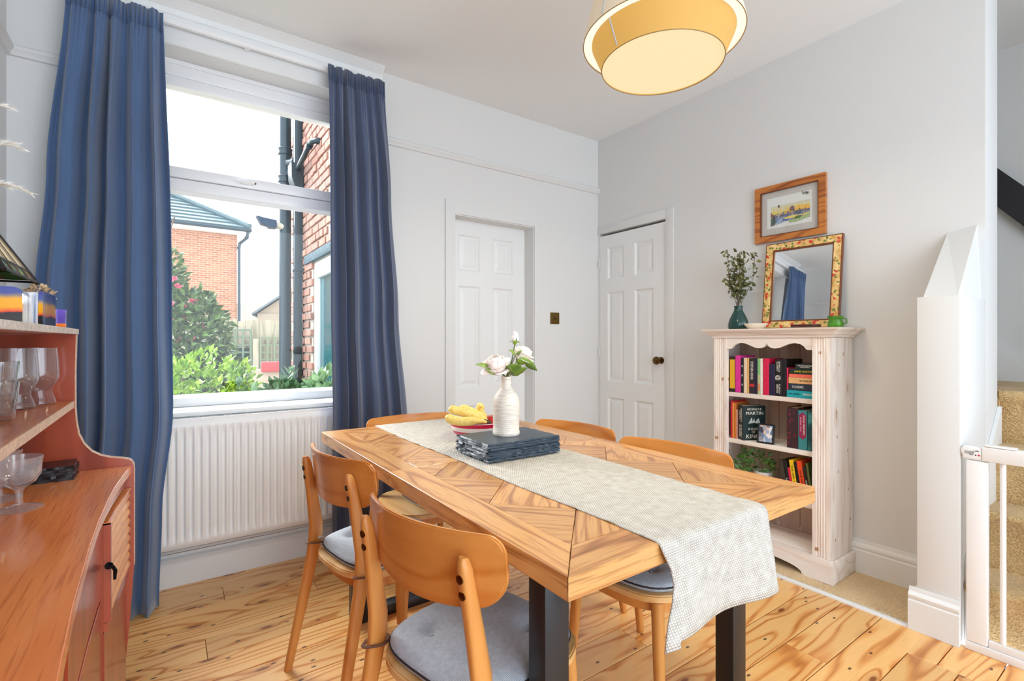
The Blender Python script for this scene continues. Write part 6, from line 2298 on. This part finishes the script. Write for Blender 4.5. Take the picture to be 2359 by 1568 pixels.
t = thing('pampas_vase', 'slim pale vase holding pampas plumes, out at the left edge', 'vase', (-0.445, 1.684, ZH))
bm = new_bm(); lathe(bm, [(0, 0), (0.034, 0), (0.04, 0.03), (0.036, 0.09), (0.018, 0.14), (0.016, 0.17), (0.02, 0.18), (0.016, 0.18), (0.013, 0.15), (0.03, 0.09), (0, 0.02)], 24)
obj('vessel', bm, plain('pale_vase', (220, 214, 206), 0.5), t)
t = thing('pampas_grass', 'feathery white pampas plumes reaching in from the left edge', 'dried grass', (-0.445, 1.684, ZH + 0.16))
PO = Vector((-0.445, 1.684, ZH + 0.16))
M_PAMP = plain('white_plume', (253, 250, 246), 0.9)
rnd = random.Random(17)
for tip, drop in (((-0.296, 1.612, 1.690), 0.02), ((-0.272, 1.592, 1.594), 0.03), ((-0.285, 1.600, 1.606), 0.0), ((-0.258, 1.585, 1.492), 0.05), ((-0.30, 1.612, 1.506), 0.03), ((-0.36, 1.62, 1.78), 0.0)):
    tp = Vector(tip) - PO
    mid = Vector((tp.x * .35, tp.y * .35, tp.z + drop + 0.03))
    Q = [Vector((0, 0, -0.1)), Vector((0, 0, 0.02))]
    for i in range(1, 11):
        s = i / 10
        Q.append((1 - s) ** 2 * Vector((0, 0, 0.02)) + 2 * s * (1 - s) * mid + s * s * tp)
    bm = new_bm(); tube(bm, Q, 0.0011, 5)
    obj('stem', bm, plain('straw_stem', (216, 198, 160), 0.8), t)
    V, Fc = [], []
    for i in range(240):
        s = rnd.uniform(0.45, 1.0)
        j = min(10, int(1 + s * 10)); p = Q[j].lerp(Q[min(11, j + 1)], rnd.random()) if j < 11 else Q[11]
        d = (Q[min(11, j + 1)] - Q[j - 1]).normalized()
        r_ = Vector((rnd.gauss(0, 1), rnd.gauss(0, 1), rnd.gauss(0, 1) - .3)).normalized()
        L = 0.030 * (1.15 - s) + 0.010
        e = p + (d * 0.9 + r_ * 0.45).normalized() * L
        w = d.cross(r_).normalized() * 0.0011
        b_ = len(V); V += [p - w, p + w, e]; Fc.append((b_, b_ + 1, b_ + 2))
    me = bpy.data.meshes.new('plume'); me.from_pydata(V, [], Fc)
    obj('plume', me, M_PAMP, t, kind='stuff')

# ------------------------------------------------------------------ pendant lamp
PL = Vector((1.404, 1.100, 0))
t = thing('pendant_lamp', 'two-tier cream fabric pendant lamp, lit, hanging from the ceiling', 'lamp', (PL.x, PL.y, 2.105))
M_DISC = glow('glowing_diffuser', (255, 234, 184), 0.37, (110, 100, 84))
M_RING = glow('bright_ring_diffuser', (255, 248, 222), 0.46, (110, 100, 84))
M_SHO = NT('outer_shade_linen').set(Base_Color=lin((226, 212, 190)), Roughness=0.9, Emission_Color=lin((255, 222, 170)), Emission_Strength=0.06)
M_SHI = NT('inner_shade_linen').set(Base_Color=lin((160, 128, 76)), Roughness=0.9, Emission_Color=lin((240, 184, 84)), Emission_Strength=0.22)
bm = new_bm(); lathe(bm, [(0, 0.0), (0.203, 0.0), (0.203, 0.003), (0, 0.003)], 64)
obj('diffuser_disc', bm, M_DISC, t)
bm = new_bm(); lathe(bm, [(0.2035, -0.004), (0.2055, -0.004), (0.2055, 0.006), (0.2380, 0.082), (0.2365, 0.082), (0.2035, 0.006), (0.2035, -0.004)], 64)
obj('inner_shade', bm, M_SHI, t, label='warm lit inner shade')
bm = new_bm(); lathe(bm, [(0.2385, 0.084), (0.2660, 0.084), (0.2660, 0.087), (0.2385, 0.087), (0.2385, 0.084)], 64)
obj('ring_diffuser', bm, M_RING, t)
bm = new_bm(); lathe(bm, [(0.2665, 0.080), (0.2690, 0.080), (0.2690, 0.084), (0.2140, 0.305), (0.2120, 0.305), (0.2665, 0.084), (0.2665, 0.080)], 64)
obj('outer_shade', bm, M_SHO, t)
bm = new_bm(); lathe(bm, [(0, 0.300), (0.2115, 0.300), (0.2115, 0.302), (0, 0.302)], 48)
obj('top_diffuser', bm, M_SHO, t)
for r0, z0, nm in ((0.2035, -0.0045, 'rim_trim'), (0.2675, 0.0795, 'rim_trim')):
    bm = new_bm(); tube(bm, [(r0 * math.cos(2 * PI * i / 72), r0 * math.sin(2 * PI * i / 72), z0) for i in range(73)], 0.0016, 6)
    obj(nm, bm, plain('gold_trim', (150, 120, 70), 0.5), t)
for rr0, zz0, rr1, zz1 in ((0.2062, 0.004, 0.2387, 0.081), (0.2694, 0.086, 0.2148, 0.303)):
    a = math.radians(176)
    bm = new_bm()
    tube(bm, [(rr0 * math.cos(a), rr0 * math.sin(a), zz0), (rr1 * math.cos(a), rr1 * math.sin(a), zz1)], 0.0028, 6)
    obj('seam', bm, plain('grey_seam', (190, 194, 200), 0.8), t)
bm = new_bm(); tube(bm, [(0, 0, 0.302), (0, 0, ZC - 2.105 - 0.03)], 0.004, 8)
lathe(bm, [(0, ZC - 2.105), (0.045, ZC - 2.105), (0.042, ZC - 2.13), (0, ZC - 2.135)], 24)
obj('cord', bm, M_UPVC, t)
li_ = bpy.data.lights.new('pendant_bulb', 'AREA'); li_.shape = 'DISK'; li_.size = 0.38; li_.energy = 5; li_.color = (1.0, 0.86, 0.64)
lo = bpy.data.objects.new('pendant_bulb', li_); COL.objects.link(lo); lo.location = (PL.x, PL.y, 2.098)

# ------------------------------------------------------------------ stair gate
t = thing('stair_gate', 'white metal baby gate across the foot of the stairs', 'gate', (2.46, 0.54, 0.0))
GO = Vector((2.46, 0.54, 0.0))
M_GATE = plain('white_gate_enamel', (238, 239, 240), 0.3)


def gp_(name, *a, bev=0.003):
    bm = new_bm(); box(bm, *a, bev, 2)
    return obj(name, bm, M_GATE, t)


gp_('post', -0.012, 0.018, -0.066, -0.006, 0.031, 0.705, bev=0.005)
gp_('base_rail', -0.014, 0.02, -0.93, -0.004, 0.0, 0.030)
gp_('lower_rail', -0.008, 0.014, -0.92, -0.0665, 0.0305, 0.056)
gp_('top_rail', -0.018, 0.022, -0.93, -0.050, 0.708, 0.762, bev=0.006)
lk = gp_('lock_housing', -0.013, 0.018, -0.0495, 0.004, 0.710, 0.755, bev=0.004)
bm = new_bm(); box(bm, -0.018, 0.02, -0.14, -0.056, 0.7625, 0.768, 0.002)
obj('release_slide', bm, M_GATE, t)
for i in range(11):
    bm = new_bm(); lathe(bm, [(0, 0), (0.0085, 0), (0.0085, 0.6515), (0, 0.6515)], 14, c=(0.003, -0.104 - 0.075 * i, 0.0565))
    obj('bar', bm, M_GATE, t)
for z in (0.735,):
    bm = new_bm(); lathe(bm, [(0, 0), (0.014, 0), (0.016, 0.004), (0.016, 0.012), (0.012, 0.016), (0, 0.016)], 18, M=Matrix.Translation((0.003, 0.0085, z)) @ Matrix.Rotation(PI / 2, 4, 'X'))
    obj('wall_cup', bm, M_GATE, t)
M_GREY = plain('grey_print', (110, 110, 120), 0.5)
lettering('cuggl', 0.021, M_GREY, lk, facing_left((-0.0136, -0.0165, 0.736)), 0.026)
bm = new_bm(); lathe(bm, [(0, 0), (0.0034, 0), (0.003, .001), (0, .0012)], 12, M=Matrix.Translation((-0.013, -0.0425, 0.727)) @ Matrix.Rotation(-PI / 2, 4, 'Y'))
obj('red_dot', bm, plain('red_print', (210, 30, 50), 0.5), lk)
bm = new_bm(); tube(bm, [(-0.0134, -0.0375 + 0.0045 * math.cos(a_), 0.7385 + 0.0045 * math.sin(a_)) for a_ in [0.3 + 2.6 * i / 8 for i in range(9)]], 0.0013, 6)
obj('emblem_arc', bm, M_BLACK, lk)
bm = new_bm(); lathe(bm, [(0, 0), (0.0024, 0), (0.002, .001), (0, .0012)], 12, M=Matrix.Translation((-0.013, -0.0335, 0.7265)) @ Matrix.Rotation(-PI / 2, 4, 'Y'))
obj('emblem_dot', bm, plain('plum_print', (70, 30, 60), 0.5), lk)
